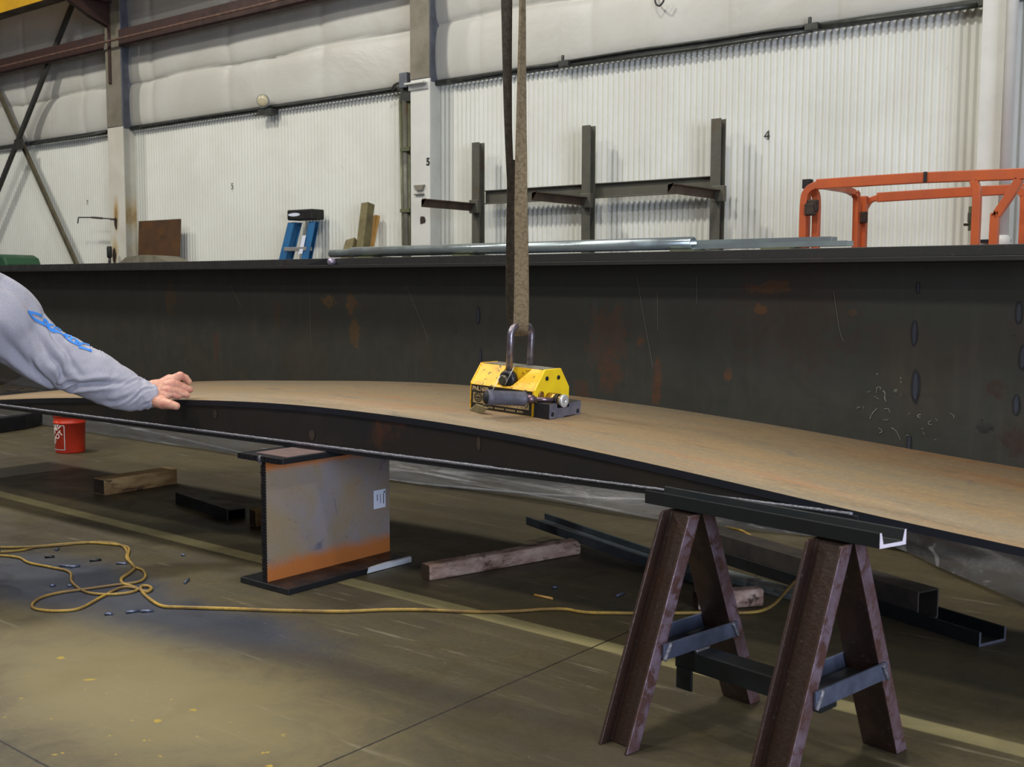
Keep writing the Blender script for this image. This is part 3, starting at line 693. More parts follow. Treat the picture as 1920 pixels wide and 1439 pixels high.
def onweb(px, py, off=.003):
    q = aP(px, py, 6.25, GY); return q+gn*off
m_burn = M('black_burn_ring', (24, 24, 26), None, 9, .6); m_tint = M('blue_grey_heat_tint', (58, 62, 72), (48, 50, 58), 9, .5, .2)
for (px, py, wpx, hpx) in ((1715, 625, 5.5, 25), (1717, 725, 7, 31), (1705, 833, 4, 20), (1911, 587, 6, 22), (1918, 672, 6, 24), (1906, 760, 6, 20), (897, 592, 4.5, 17), (901, 668, 3.5, 17), (1722, 540, 3, 12)):
    q = onweb(px, py); sc_ = FW.dot(q-CAM)/2100
    mb = MB(); blobmesh(mb, q, gd*1.25, Z3, wpx*sc_, hpx*sc_, px, 28, .06); bo = mb.build('burn_mark', m_burn, r)
    mb = MB(); blobmesh(mb, q+gn*.002, gd*1.25, Z3, wpx*.55*sc_, hpx*.82*sc_, px+3, 28, .06); mb.build('heat_tint', m_tint, bo)
mb = MB()
def stroke(pts, wpx=1.6):
    P_ = [onweb(1560+x/6.54, 660+y/6.54, .002) for x, y in pts]; sc_ = FW.dot(P_[0]-CAM)/2100
    P_ = cr(P_, 4) if len(P_) > 2 else P_
    mb = MB(); ribbon_on(mb, P_, wpx*sc_, [gn]*len(P_), .001); mb.build('chalk_mark', m_chalk, r)
for s_, w_ in (([(548, 500), (550, 450), (575, 430), (598, 445), (590, 465)], 1.6), ([(625, 478), (650, 500), (650, 570), (670, 615)], 2.4), ([(805, 465), (770, 470), (775, 490), (800, 492)], 2.2),
          ([(465, 820), (500, 750), (560, 690)], 1.8), ([(640, 700), (690, 700), (715, 745)], 1.4), ([(630, 830), (665, 838), (695, 825)], 1.6), ([(1090, 768), (1055, 775), (1060, 800), (1090, 808)], 1.8),
          ([(1215, 845), (1185, 860), (1190, 888), (1225, 893)], 1.8), ([(1450, 755), (1490, 775), (1500, 820)], 1.2), ([(1270, 815), (1295, 850)], 1.4), ([(575, 935), (618, 970), (580, 1000)], 1.5),
          ([(730, 930), (780, 965), (810, 1010), (840, 1080)], 1.5), ([(315, 700), (318, 678), (350, 680)], 1.8), ([(390, 665), (392, 700)], 1), ([(555, 262), (560, 285)], 2), ([(840, 310), (846, 335)], 2.2), ([(846, 360), (850, 380)], 2.2),
          ([(430, 500), (475, 480)], 1), ([(515, 540), (575, 580)], 1.2), ([(935, 780), (955, 745)], 1.2), ([(1095, 940), (1130, 945)], 1.4), ([(905, 1030), (935, 1020), (965, 1020)], 1.4), ([(1250, 1085), (1280, 1070)], 1.2), ([(845, 500), (850, 550)], .8), ([(1110, 970), (1140, 1020)], .8)):
    stroke(s_, w_)
# long scratches
m_scr = M('fine_scratch', (96, 94, 84), None, 9, .6)
mb = MB()
for pts in ([(760, 530), (785, 590), (805, 640)], [(580, 520), (584, 650)], [(1195, 520), (1205, 580), (1225, 690)], [(1563, 545), (1575, 620), (1582, 640)], [(430, 530), (455, 580)], [(1233, 550), (1234, 620)], [(1306, 520), (1307, 570)]):
    P_ = cr([onweb(x, y) for x, y in pts], 4); mb = MB(); ribbon_on(mb, P_, .004, [gn]*len(P_), .001); mb.build('scratch', m_scr, r)
# wooden dunnage under the girder
for xx in (-22, -15, -8.6, -3.6, 1.5):
    q = gp3(xx, 0, 0); mb = MB(); mb.box((q.x-.09, q.y-.25, 0), (q.x+.09, q.y+.45, .17)); tag(mb.build('dunnage_timber', m_wood, bevel=.006), 'wooden support block hidden under the long girder near %s' % {-22: 'its far left end', -15: 'the left edge', -8.6: 'the red bucket', -3.6: 'the saw horse', 1.5: 'its right end'}[xx], 'timber')
# flat bar on top of the girder
mb = MB(); mb.ext([(-.19, 1.664), (.20, 1.664), (.20, 1.722), (-.19, 1.722)], gp3(-22, 0, 0), gp3(2.6, 0, 0), gn, Z3)
tag(mb.build('cover_plate', M('dark_grey_bar_steel', (66, 66, 64), (50, 50, 50), 8, .42, .5, (84, 80, 74), (.6, .72), 20), bevel=.003), 'long thick dark grey steel plate lying on the top flange of the girder', 'steel plate')
# galvanised tubes on top
def gtube(px0, py0, px1, py1, off, rad, label, kind='round', z=None):
    a = aP(px0, py0, 6.25-off*1.0, GY); b = aP(px1, py1, 6.25-off, GY)
    zz = z if z else (a.z+b.z)/2; a.z = b.z = zz; mb = MB()
    if kind == 'round':
        d = (b-a).normalized(); mb.tube([a, b], rad, 20, cap=False); mb.tube([a, b], rad*.86, 20, cap=False)
        for p, s_ in ((a, 1), (b, -1)):
            u = d.cross(Z3).normalized(); n = 20
            o_ = [p+(u*cos(2*pi*k/n)+Z3*sin(2*pi*k/n))*rad for k in range(n)]; i_ = [p+(u*cos(2*pi*k/n)+Z3*sin(2*pi*k/n))*rad*.86 for k in range(n)]
            mb.add(o_+i_, [(k, (k+1) % n, n+(k+1) % n, n+k) for k in range(n)])
    else: mb.ext(cprof(.08, rad*2, .008, .008), a-Z3*rad, b-Z3*rad, gn, Z3)
    return tag(mb.build('galvanised_tube', m_galv), label, 'steel tube', 'galvanised lengths lying on the girder')
gtube(660, 475, 1300, 461, .05, .042, 'bright round galvanised tube, nearest and longest on the girder', z=1.778)
gtube(621, 476, 1180, 466, -.08, .036, 'galvanised tube reaching furthest left, behind the bright one', z=1.775)
gtube(800, 480, 1570, 456, -.23, .030, 'galvanised channel reaching furthest right, ending behind the orange posts', 'chan', z=1.775)
gtube(1308, 468, 1600, 463, -.05, .016, 'low thin galvanised strip behind the orange corner posts', 'chan', z=1.754)
for px in (700, 880, 1295, 1468):
    q = aP(px, 484, 6.25, GY); mb = MB(); c_ = gp3(q.x, 0, 0); mb.ext([(-.22, 1.722), (.10, 1.722), (.10, 1.736), (-.22, 1.736)], c_-gd*.1, c_+gd*.1, gn, Z3)
    tag(mb.build('packing_strip', m_greenp), 'thin packing strip under the galvanised tubes at %s' % {700: 'their left end', 880: 'the middle column', 1295: 'the bright tube end', 1468: 'the orange corner'}[px], 'packing strip')
# pipe stub whose end faces the camera, with a dark prism put in for its wedge shadow
q = aP(618, 491, 6.0, GY); mb = MB(); mb.lathe(q, -gn, [(.028, 0), (.032, .004), (.032, .046)], 18); mb.ball(q, .028, 1, .5, 1)
tag(mb.build('pipe_stub', M('shiny_lilac_steel', (206, 196, 220), (150, 140, 164), 40, .25, .7)), 'short shiny pipe end resting on the girder edge below the ladder', 'pipe')
mb = MB(); a = aP(570, 498, 6.02, GY); b = aP(614, 498, 6.02, GY); c_ = aP(612, 486, 6.02, GY)
mb.add([a, b, c_, a-gn*.04, b-gn*.04, c_-gn*.04], [(0, 1, 2), (3, 5, 4), (0, 3, 4, 1), (1, 4, 5, 2), (2, 5, 3, 0)])
tag(mb.build('shadow_wedge', m_black), 'small black wedge put in for the shadow beside the shiny pipe end on the girder', 'wedge')

# ================================================================== PLASTIC SHEET
hem = [aZ(x, y) for x, y in ((-120, 770), (48, 795), (300, 834), (500, 866), (727, 905), (900, 930), (1241, 981), (1508, 1008), (1666, 1030), (1773, 1078), (1916, 1141), (2100, 1215), (2450, 1330))]
hem = cr(hem, 10); n = len(hem); rows = 12; vs = []
for i, h_ in enumerate(hem):
    top_ = gp3(h_.x, .275, .36); top_.y = max(top_.y, h_.y+.1)
    for j in range(rows+1):
        s_ = j/rows; sag = sin(pi*s_)*(.05+.05*noise.noise(Vector((h_.x*.9, 0, 3))))
        p = h_.lerp(top_, s_); p.z = .012+(top_.z-.012)*s_**1.35; p.y -= sag*.8
        w_ = noise.noise(Vector((h_.x*.6, s_*1.4+h_.x*.18, 1)))*.07+noise.noise(Vector((h_.x*.25, s_*5+h_.x*.35, 5)))*.05
        p.y += w_*(.3+s_ if s_ < .9 else .2); p.z += abs(noise.noise(Vector((h_.x*.3, s_*4+h_.x*.4, 9))))*.05
        vs.append(p)
mb = MB(); mb.add(vs, [(i*(rows+1)+j, (i+1)*(rows+1)+j, (i+1)*(rows+1)+j+1, i*(rows+1)+j+1) for i in range(n-1) for j in range(rows)], True)
o = mb.build('plastic_sheet', m_film); tag(o, 'milky plastic sheet draped from the girder foot onto the floor', 'plastic sheet')
o['_o'] = tuple(Vector(o.location)/K)
fe = MB(); pf_e = [(60, 764, 6.2), (130, 780, 6.2), (300, 815, 6.2), (490, 857, 6.1), (727, 900, 6.05), (900, 918, 6.08), (1000, 927, 6.1), (1110, 934, 6.12), (1250, 941, 6.15), (1420, 962, 6.3), (1560, 985, 6.35)]
fe.tube(cr([aP(*q_) for q_ in pf_e], 8), .011, 8); fe.build('folded_edge', M('bright_film_fold', (150, 152, 156), (112, 114, 116), 6, .3), o)
sd = o.modifiers.new('soften', 'SUBSURF'); sd.levels = 1; sd.render_levels = 1

# ================================================================== CAMBERED BEAM
BY = .0386; BV = 3.902
bd = Vector((cos(BY), sin(BY), 0)); bn = Vector((sin(BY), -cos(BY), 0))
near = [(-60, 752), (0, 750), (80, 747), (160, 746), (340, 750), (420, 751.5), (500, 755), (600, 763), (700, 775), (800, 788), (900, 804), (1000, 822), (1100, 844), (1250, 876), (1400, 911), (1500, 935), (1600, 958), (1700, 981), (1800, 1002), (1919, 1028), (2100, 1068)]
P_ = [aP(x, y, BV, BY) for x, y in near]
a0 = P_[0]; prof = [((p-a0).dot(bd), p.z) for p in P_]
for _k in range(1, 4): prof.append((prof[-1][0]+.7, prof[-1][1]+(prof[-1][1]-prof[-2][1])/(prof[-1][0]-prof[-2][0])*.7))
# smooth resample
def zat(s_):
    for (sa, za), (sb, zb) in zip(prof[:-1], prof[1:]):
        if s_ <= sb: return za+(zb-za)*(s_-sa)/(sb-sa)
    (sa, za), (sb, zb) = prof[-2:]; return za+(zb-za)*(s_-sa)/(sb-sa)
N = 190; S0 = -1.2; S1 = prof[-1][0]
ss = [S0+(S1-S0)*i/N for i in range(N+1)]
def zleft(s_): return zat(s_) if s_ > 0 else prof[0][1]+s_*.11
zz = [zleft(s_) for s_ in ss]
for _ in range(30): zz = [zz[0]]+[(zz[i-1]+2*zz[i]+zz[i+1])/4 for i in range(1, N)]+[zz[-1]]
def ztop(s_):
    f_ = (s_-S0)/(S1-S0)*N; i = max(0, min(N-1, int(f_))); return zz[i]+(zz[i+1]-zz[i])*(f_-i)
r = thing('cambered_beam', a0+bd*3.2+Z3*(.69-a0.z), 'long bowed steel beam with a tan rust-bloomed curved top plate', 'beam')
TH = .030; WID = 1.16
def lift_far(s_): return .03+.035*max(0, min(1, (s_-4.5)/2))
vs = []; 
for s_, z_ in zip(ss, zz):
    p = a0+bd*s_; p.z = 0; f = p-bn*WID; zf_ = z_+lift_far(s_)
    vs += [p+Z3*z_, f+Z3*zf_]
mb = MB(); mb.add(vs, [(2*i, 2*i+2, 2*i+3, 2*i+1) for i in range(N)], True); 
top_o = None
# closed plate: top skin (tan) and body (dark edge and underside)
tp = MB(); vs = []
for s_, z_ in zip(ss, zz):
    p = a0+bd*s_; p.z = 0; f = p-bn*WID; zf_ = z_+lift_far(s_)
    vs += [p+Z3*z_, f+Z3*zf_, f+Z3*(zf_-TH), p+Z3*(z_-TH)]
fs = [(4*i+k, 4*i+4+k, 4*i+4+(k+1) % 4, 4*i+(k+1) % 4) for i in range(N) for k in range(4)]+[(0, 1, 2, 3), tuple(4*N+k for k in range(4))]
tp.add(vs, fs); ob = tp.build('top_plate', m_plate, r)
ob.data.materials.append(m_edge)
for p in ob.data.polygons:
    if p.normal.z < .6: p.material_index = 1
    else: p.use_smooth = True
ZB = .684
sR = (aP(1600, 962, BV, BY)-a0).dot(bd); sL = (aP(-10, 758, BV, BY)-a0).dot(bd)
for nm, off in (('near_web', .012), ('far_web', WID-.03)):
    mb = MB(); vs = []; cnt = 0
    for i in range(101):
        s_ = sL+(sR-sL)*i/100; p = a0+bd*s_-bn*off; p.z = 0; zt = max(ztop(s_)+lift_far(s_)*(1 if off > .5 else off/WID)-TH, ZB+.001)
        q = p-bn*.018
        vs += [p+Z3*ZB, p+Z3*zt, q+Z3*zt, q+Z3*ZB]; cnt += 1
    fs = [(4*i+k, 4*i+4+k, 4*i+4+(k+1) % 4, 4*i+(k+1) % 4) for i in range(cnt-1) for k in range(4)]+[(0, 1, 2, 3), tuple(4*(cnt-1)+k for k in range(4))]
    mb.add(vs, fs); mb.build(nm, m_bweb, r)
# faint ghost marks on near web
mb = MB()
for (px, py, a_, b_) in ((401, 777, 4, 8), (582, 816, 6, 10), (895, 832, 3.5, 14)):
    q = aP(px, py, BV, BY)-bn*.009; sc_ = FW.dot(q-CAM)/2100; blobmesh(mb, q, bd*1.3, Z3, a_*sc_, b_*sc_, px, 24, .1)
mb.build('ghost_mark', M('pale_brown_mark', (62, 52, 43), None, 8, .5, .2), r)
c0 = a0+bd*(sL-.1); c1 = a0+bd*(sR+.02); c0.z = c1.z = 0
mb = MB(); mb.ext([(-.004, ZB-.022), (WID-.004, ZB-.022), (WID-.004, ZB), (-.004, ZB)], c0, c1, -bn, Z3); mb.build('bottom_flange', m_black, r, .003)
# weld bead
mb = MB(); pts = []; rad = []
nb = 420
for i in range(nb+1):
    s_ = sL+(sR-sL)*i/nb; p = a0+bd*s_+bn*.004; p.z = ZB+.004+.0015*noise.noise(Vector((s_*30, 0, 0))); pts.append(p)
    rad.append((.0085 if i < nb*.72 else .0062)+.0012*noise.noise(Vector((s_*26, 2, 0)))+.0005*sin(s_*220))
mb.tube(pts, rad, 8); mb.build('weld_bead', m_weld, r)

# ================================================================== STUB GIRDER (support)
r = thing('girder_offcut', SO, 'short rusty upright girder offcut supporting the bowed beam', 'girder')
y0, y1 = 3.44, 4.29; hx = .175
mb = MB(); mb.box((SX-hx, y0, 0), (SX+hx+.02, y1, .03)); mb.build('base_flange', m_black, r, .004)
mb = MB(); mb.box((SX-.011, y0+.02, .03), (SX+.011, y1+.02, .632)); mb.build('web', m_stub, r)
mb = MB(); mb.box((SX-.175, y0+.01, .632), (SX+.155, y1, .661)); mb.build('top_flange', m_black, r, .003)
mb = MB(); mb.box((SX-.10, y0+.05, .661), (SX+.14, y1-.0, .664)); mb.build('flange_rust', M('pinkish_flange_rust', (120, 98, 92), (90, 76, 76), 9, .6), r)
# jagged flame-cut end
mb = MB()
for k in range(40):
    z_ = .03+.015*k; w_ = .006*random.random(); mb.box((SX-.013, y0+.012-w_, z_), (SX+.013, y0+.022, z_+.012))
for k in range(22):
    xx = SX-.172+.0148*k; w_ = .008*random.random(); mb.box((xx, y0-.002-w_, .634), (xx+.011, y0+.012, .660))
mb.build('flame_cut_edge', M('slag_black', (44, 42, 44), (24, 24, 26), 40, .4, .4), r)
mb = MB(); blobmesh(mb, Vector((SX-.0, y0-.004, .642)), X3, Z3, .022, .02, 3); mb.ball((SX-.005, y0, .645), .017, 1, .5, 1.1); mb.build('weld_spot', m_weld, r)
# white paint on base edge
xr = SX+hx+.02
mb = MB(); mb.add([(xr+.001, 3.96, .004), (xr+.001, y1, .002), (xr+.001, y1, .031), (xr+.001, 3.97, .031)], [(0, 1, 2, 3)])
mb.add([(xr+.001, 3.96, .0312), (xr+.001, y1, .0312), (xr-.018, y1, .0315), (xr-.022, 4.12, .0315), (xr-.012, 4.0, .0315)], [(0, 1, 2, 3, 4)]); mb.build('white_paint_mark', m_paint_w, r)
# shipping tag
a = aX(701, 957, SX+.02); b = aX(723, 918, SX+.02)
rt = MB(); rt.box((SX+.016, a.y, a.z+.004), (SX+.019, b.y, b.z+.004)); tg = rt.build('shipping_tag', m_tag, r)
mb = MB()
for k, (fa, fb, fw) in enumerate(((.80, .86, .55), (.55, .585, .5), (.28, .33, .35))):
    yy0 = a.y+(b.y-a.y)*fa; yy1 = a.y+(b.y-a.y)*fb; z1_ = b.z-.02; mb.box((SX+.0192, yy0, z1_-(b.z-a.z)*fw), (SX+.0196, yy1, z1_))
mb.box((SX+.0192, b.y-.014, b.z-.018), (SX+.0196, b.y-.005, b.z-.008))
mb.build('tag_print', m_ink, tg)

# ================================================================== SAW HORSE
r = thing('saw_horse', (-1.6, 3.245, 0), 'rusty steel saw horse with a dark channel across its top', 'saw horse')
ha = Vector((cos(radians(-9)), sin(radians(-9)), 0)); hb = Vector((-ha.y, ha.x, 0)); HO = Vector((-1.60, 3.245, 0))
LH = .738
def hp(a_, b_, z_): return HO+ha*a_+hb*b_+Z3*z_
lw = .125; lf = .058
nearL_b = aZ(1150, 1385); 
m_legface = M('daylit_lilac_scale', (122, 106, 118), (84, 60, 58), 9, .42, .3, (84, 58, 52), (.48, .6), 16, .3)  # lilac mill scale, lightened for the daylight on these flange faces
for sa in (-1, 1):
    for sb in (-1, 1):
        ac = -.295 if sa < 0 else .275
        top_ = hp(ac, sb*.004, LH); bot = hp(ac, sb*.30, 0)
        dd = (bot-top_).normalized(); vdir = (hb*sb - dd*(hb*sb).dot(dd)).normalized()
        mb = MB(); pf = [(a_-lw/2, b_) for a_, b_ in cprof(lw, lf, .010, .011)]
        # cut level at the floor: project the end ring to z=0 and top ring to LH
        vs0 = []; vs1 = []
        for a_, b_ in pf:
            p = top_+ha*a_+vdir*b_; vs0.append(p+dd*((LH-p.z)/dd.z)); p = bot+ha*a_+vdir*b_; vs1.append(p+dd*((0-p.z)/dd.z))
        n = len(pf); mb.add(vs0+vs1, [list(range(n)), list(range(n, 2*n))[::-1]]+[(i, (i+1) % n, n+(i+1) % n, n+i) for i in range(n)])
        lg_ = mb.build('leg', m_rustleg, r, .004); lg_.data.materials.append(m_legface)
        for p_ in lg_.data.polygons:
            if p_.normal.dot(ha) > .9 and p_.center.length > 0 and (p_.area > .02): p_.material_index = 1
# cross braces between near and far legs (one each side of the pair)
def bleg(z_, out=0): return .004+(.30-.004)*(1-z_/LH)+out
for ac in (-.295, .275):
    for side in (-1, 1):
        aa = ac+side*(lw/2+.002)
        zc = .305; b0 = bleg(zc, .02)
        mb = MB(); mb.ext([(0, zc-.027), (.010*side, zc-.027), (.010*side, zc+.027), (0, zc+.027)], hp(aa, -b0, 0), hp(aa, b0, 0), ha, Z3)
        mb.build('cross_brace', m_bluebar, r, .002)
        if side == 1:
            for e in (-1, 1):
                pts = [hp(aa+.012, e*(b0+.0)-e*.004*k, zc-.026+.0065*k) for k in range(9)]
                MB().tube(pts, [.0065+.002*random.random() for _ in pts], 6).build('weld_bead', m_weld, r)
    mb = MB(); aa = ac; mb.ext([(-lw/2, .276), (lw/2, .276), (lw/2, .284), (-lw/2, .284)], hp(aa, -bleg(.28), 0), hp(aa, bleg(.28), 0), ha, Z3); mb.build('brace_web', m_black, r)
pts = [hp(-.295+lw/2+.016, -.04+.009*k, .275) for k in range(9)]; MB().tube(pts, .006, 6).build('weld_bead', m_weld, r)
# lengthwise stretcher
mb = MB(); mb.ext([(-.045, .205), (.045, .205), (.045, .272), (-.045, .272)], hp(-.30, 0, 0), hp(.27, 0, 0), hb, Z3); mb.build('stretcher', m_chan, r, .003)
mb = MB(); mb.ext([(-.05, .135), (-.040, .135), (-.040, .21), (-.05, .21)], hp(-.29, 0, 0), hp(-.225, 0, 0), hb, Z3); mb.build('hanging_lug', m_chan, r, .002)
# top channel
zt = .790
nl = aZ(1209, 919, zt); nr = aZ(1649.5, 1000.5, zt); fr = aZ(1699, 992, zt); fl_ = aZ(1252, 911, zt)
ca = (nr-nl).normalized(); cb = Vector((-ca.y, ca.x, 0)); cw = (fr-nr).dot(cb)
nr2 = nr; ch = .046
mb = MB(); e0 = nl-Z3*ch; e1 = nr-Z3*ch
pf = [(0, 0), (cw, 0), (cw, ch), (cw-.007, ch), (cw-.016, .011), (.016, .011), (.007, ch), (0, ch)]
sh0 = (fl_-nl).dot(ca); sh1 = (fr-nr).dot(ca)
def skew(u_, sh): return cb+ca*(sh/cw)
n = len(pf); vs = [e0+skew(0, sh0)*a_+Z3*b_ for a_, b_ in pf]+[e1+skew(0, sh1)*a_+Z3*b_ for a_, b_ in pf]
mb.add(vs, [list(range(n)), list(range(n, 2*n))]+[(i, (i+1) % n, n+(i+1) % n, n+i) for i in range(n)])
mb.build('top_channel', m_chan, r, .002)
mb = MB(); vs = [e1+ca*.0012+skew(0, sh1)*a_+Z3*b_ for a_, b_ in pf]; mb.add(vs, [list(range(n))]); mb.build('sawn_channel_end', M('daylit_sawn_end', (226, 218, 228), None, 40, .4, .2), r)  # daylight on the sawn end is put into its pale colour
print('channel width', cw, (nr-nl).length)

# ================================================================== MAGNET LIFTER
LZ = .873; LT_ = .040
r = thing('magnetic_lifter', (-3.46, 4.35, LZ), 'yellow magnetic lifter with black PNL1600 label standing on the bowed beam', 'lifting magnet')
LP = Vector((-3.46, 4.35, LZ)); LROT = Matrix.Rotation(LT_, 3, 'Y'); LINV = LROT.inverted(); r.rotation_euler = (0, LT_, 0)
def Li(p): return LP+LINV@(p-LP)
def lP(x, y, Y_): return Li(aP(x, y, Y_))
def lX(x, y, X_): return Li(aX(x, y, X_))
X0, X1 = -3.665, -3.262; Y0, Y1 = 4.208, 4.485
hv = .126; ht = .224; YI0 = Y0+.076; YI1 = Y1-.076
body = MB()
e = .012
def roofz(y):   # top surface height at given y
    if y < YI0: return hv+(ht-hv)*(y-Y0)/(YI0-Y0)
    if y > YI1: return hv+(ht-hv)*(Y1-y)/(Y1-YI1)
    return ht
XN = lP(953, 700, Y0+.03).x
NXg, NYg = 420, 16
ys = [Y0+(YI0-Y0)*k/20 for k in range(21)]+[YI0+(YI1-YI0)*k/3 for k in range(1, 4)]+[YI1+(Y1-YI1)*k/6 for k in range(1, 7)]
xs = [X0+(X1-e-X0)*k/NXg for k in range(NXg+1)]
vs = []
for x_ in xs:
    for y_ in ys:
        z_ = roofz(y_)
        # tapered pocket: widens upward from a rounded foot
        u_ = (x_-XN); fz = hv+.004
        if y_ < YI0-.001:
            g_ = max(0, (y_-Y0)/(YI0-Y0)); halfL = .050*min(1, (g_*6)**.5); halfR = (.028+.085*g_)*min(1, (g_*6)**.5)
            if -halfL < u_ < halfR: z_ = min(z_, fz+.004)
        vs.append((x_, y_, LZ+z_))
ny = len(ys)
body.add(vs, [(i*ny+j, (i+1)*ny+j, (i+1)*ny+j+1, i*ny+j+1) for i in range(NXg) for j in range(ny-1)])
body.box((X0, Y0, LZ), (X1-e, Y1, LZ+hv))
body.add([(X0, y_, LZ+roofz(y_)) for y_ in ys]+[(X0, y_, LZ+hv) for y_ in reversed(ys)], [list(range(2*ny))])
body.build('body', m_ylift, r)
mb = MB(); mb.box((X0+.01, YI0+.004, LZ+ht), (X1-e-.004, YI1-.002, LZ+ht+.003)); mb.build('top_face', M('worn_grey_top', (150, 146, 130), (104, 98, 84), 20, .5, .3), r)
# end plates; daylight is put into the right one's yellow
mb = MB(); ep = [(Y0, .004), (Y1, .004), (Y1, hv+.006), (YI1+.002, ht+.004), (YI0-.002, ht+.004), (Y0, hv+.006)]
mb.ext([(a_, b_+LZ) for a_, b_ in ep], (X1-e, 0, 0), (X1, 0, 0), Y3, Z3); mb.build('end_plate', M('daylit_yellow_paint', (250, 216, 36), (238, 196, 30), 10, .4, 0, (120, 96, 40), (.74, .78), 30), r, .003)
mb = MB(); mb.ext([(a_, b_+LZ) for a_, b_ in ep], (X0-.008, 0, 0), (X0, 0, 0), Y3, Z3); mb.build('end_plate', m_ylift, r, .003)
for yy in (YI0+.012, YI1-.02):
    mb = MB(); mb.lathe((X1, yy, LZ+ht-.04), X3, [(.011, 0), (.011, .004), (.008, .005)], 16); s_ = mb.build('screw', m_black, r)
mb = MB(); mb.lathe((X1, Y0+.045, LZ+.105), X3, [(.021, 0), (.021, .006), (.018, .008)], 20); mb.build('plug', m_brass, r)
# side label
mb = MB(); mb.box((X0+.004, Y0-.003, LZ+.006), (X1-e-.004, Y0-.0005, LZ+hv-.002)); lp_ = mb.build('label_plate', m_lblack, r)
mb = MB(); mb.box((X0+.018, Y0-.005, LZ+.034), (X1-e-.02, Y0-.003, LZ+hv-.040)); mb.build('label_panel', m_cream, lp_)
text_mesh('PNL1600', .030, lambda a_, b_: Vector((X0+.012+a_*.92, Y0-.0055, LZ+hv-.030+b_)), 'model_lettering', M('label_lettering', (196, 168, 128), None, 9, .5), lp_, .0006)
text_mesh('LIFTING MAGNET', .016, lambda a_, b_: Vector((X0+.19+a_, Y0-.0055, LZ+.014+b_)), 'small_lettering', m_cream, r, .0002) if False else None
mb = MB(); lc = Vector((X0+.052, Y0-.0056, LZ+.064)); n = 28
def ringm(mb, c_, r0, r1, a0_=0, a1_=2*pi, n=28):
    vs = []
    for k in range(n+1):
        a_ = a0_+(a1_-a0_)*k/n; vs += [c_+X3*cos(a_)*r0+Z3*sin(a_)*r0, c_+X3*cos(a_)*r1+Z3*sin(a_)*r1]
    mb.add(vs, [(2*k, 2*k+1, 2*k+3, 2*k+2) for k in range(n)])
ringm(mb, lc, .020, .026); ringm(mb, lc, 0.0001, .017); mb.build('round_emblem', m_ink, lp_)
mb = MB(); ringm(mb, lc-Y3*.0004, .006, .012, 0, pi); mb.box(lc+Vector((-.012, -.0006, -.010)), lc+Vector((.012, -.0004, -.007))); mb.build('emblem_light_part', m_cream, lp_)
mb = MB()
for k in range(9): mb.box((X0+.15+.022*k, Y0-.0056, LZ+.036), (X0+.1512+.022*k, Y0-.005, LZ+.052))
mb.box((X0+.14, Y0-.0056, LZ+.0535), (X0+.37, Y0-.005, LZ+.0545))
for a_, b_ in ((.345, .055), (.36, .05), (.352, .043), (.364, .060), (.338, .062)): mb.box((X0+a_, Y0-.0056, LZ+b_-.003), (X0+a_+.007, Y0-.005, LZ+b_+.004))
mb.build('table_print', m_ink, lp_)
mb = MB()
for k in range(22):
    if k % 7 != 3: mb.box((X0+.12+.010*k, Y0-.0045, LZ+.016), (X0+.126+.010*k, Y0-.0035, LZ+.024))
mb.build('fine_print', m_cream, lp_)
# pole block at the end
bx = X1+.03; BY0 = Y0-.005
for _ in range(60):
    pw_ = LP+LROT@(Vector((bx, BY0, LZ))-LP)-CAM
    if 960+F*pw_.dot(RT)/pw_.dot(FW) < 1029: bx += .002
BY1 = lX(1088, 772, bx).y; bw_ = BY1-BY0
dc = lX(1060, 752.5, X1+.105); hy = dc.y; hz = dc.z; hn = hy-BY0
out = [(BY0, .004), (BY0+bw_*.42, .004), (BY0+bw_*.48, .010), (BY1-bw_*.2, .010), (BY1, .004), (BY1, .076), (BY0+bw_*.62, .070), (BY0+bw_*.62, .052), (BY0+bw_*.24, .052), (BY0+bw_*.24, .076), (BY0, .076)]
mb = MB(); mb.ext([(a_, b_+LZ) for a_, b_ in out], (X1, 0, 0), (bx, 0, 0), Y3, Z3); ob = mb.build('pole_shoe', m_black, r, .002)
mb = MB(); mb.add([(bx+.001, a_, b_+LZ) for a_, b_ in out], [list(range(len(out)))]); mb.build('shoe_face', m_steelface, r)
for yy in (BY0+bw_*.1, BY1-bw_*.1):
    mb = MB(); mb.lathe((bx+.001, yy, LZ+.026), X3, [(.011, 0), (.011, .002), (.0075, .003)], 16); mb.build('screw', m_black, r)
# hub
mb = MB(); mb.lathe((X1-.002, hy+.004, hz), X3, [(.031, 0), (.031, .05), (.027, .052), (.027, .09)], 28); hb2_ = mb.build('hub', m_brass, r)
mb = MB(); mb.lathe((X1+.095, hy, hz), X3, [(.031, -.012), (.031, .004), (.029, .006), (.004, .006), (.0035, .002), (.0005, .002)], 32); mb.build('hub_disc', m_disc, hb2_)
mb = MB(); mb.lathe((X1+.060, hy, hz-.002), X3, [(.033, -.008), (.033, .010)], 28); mb.build('hub_collar', m_black, r)
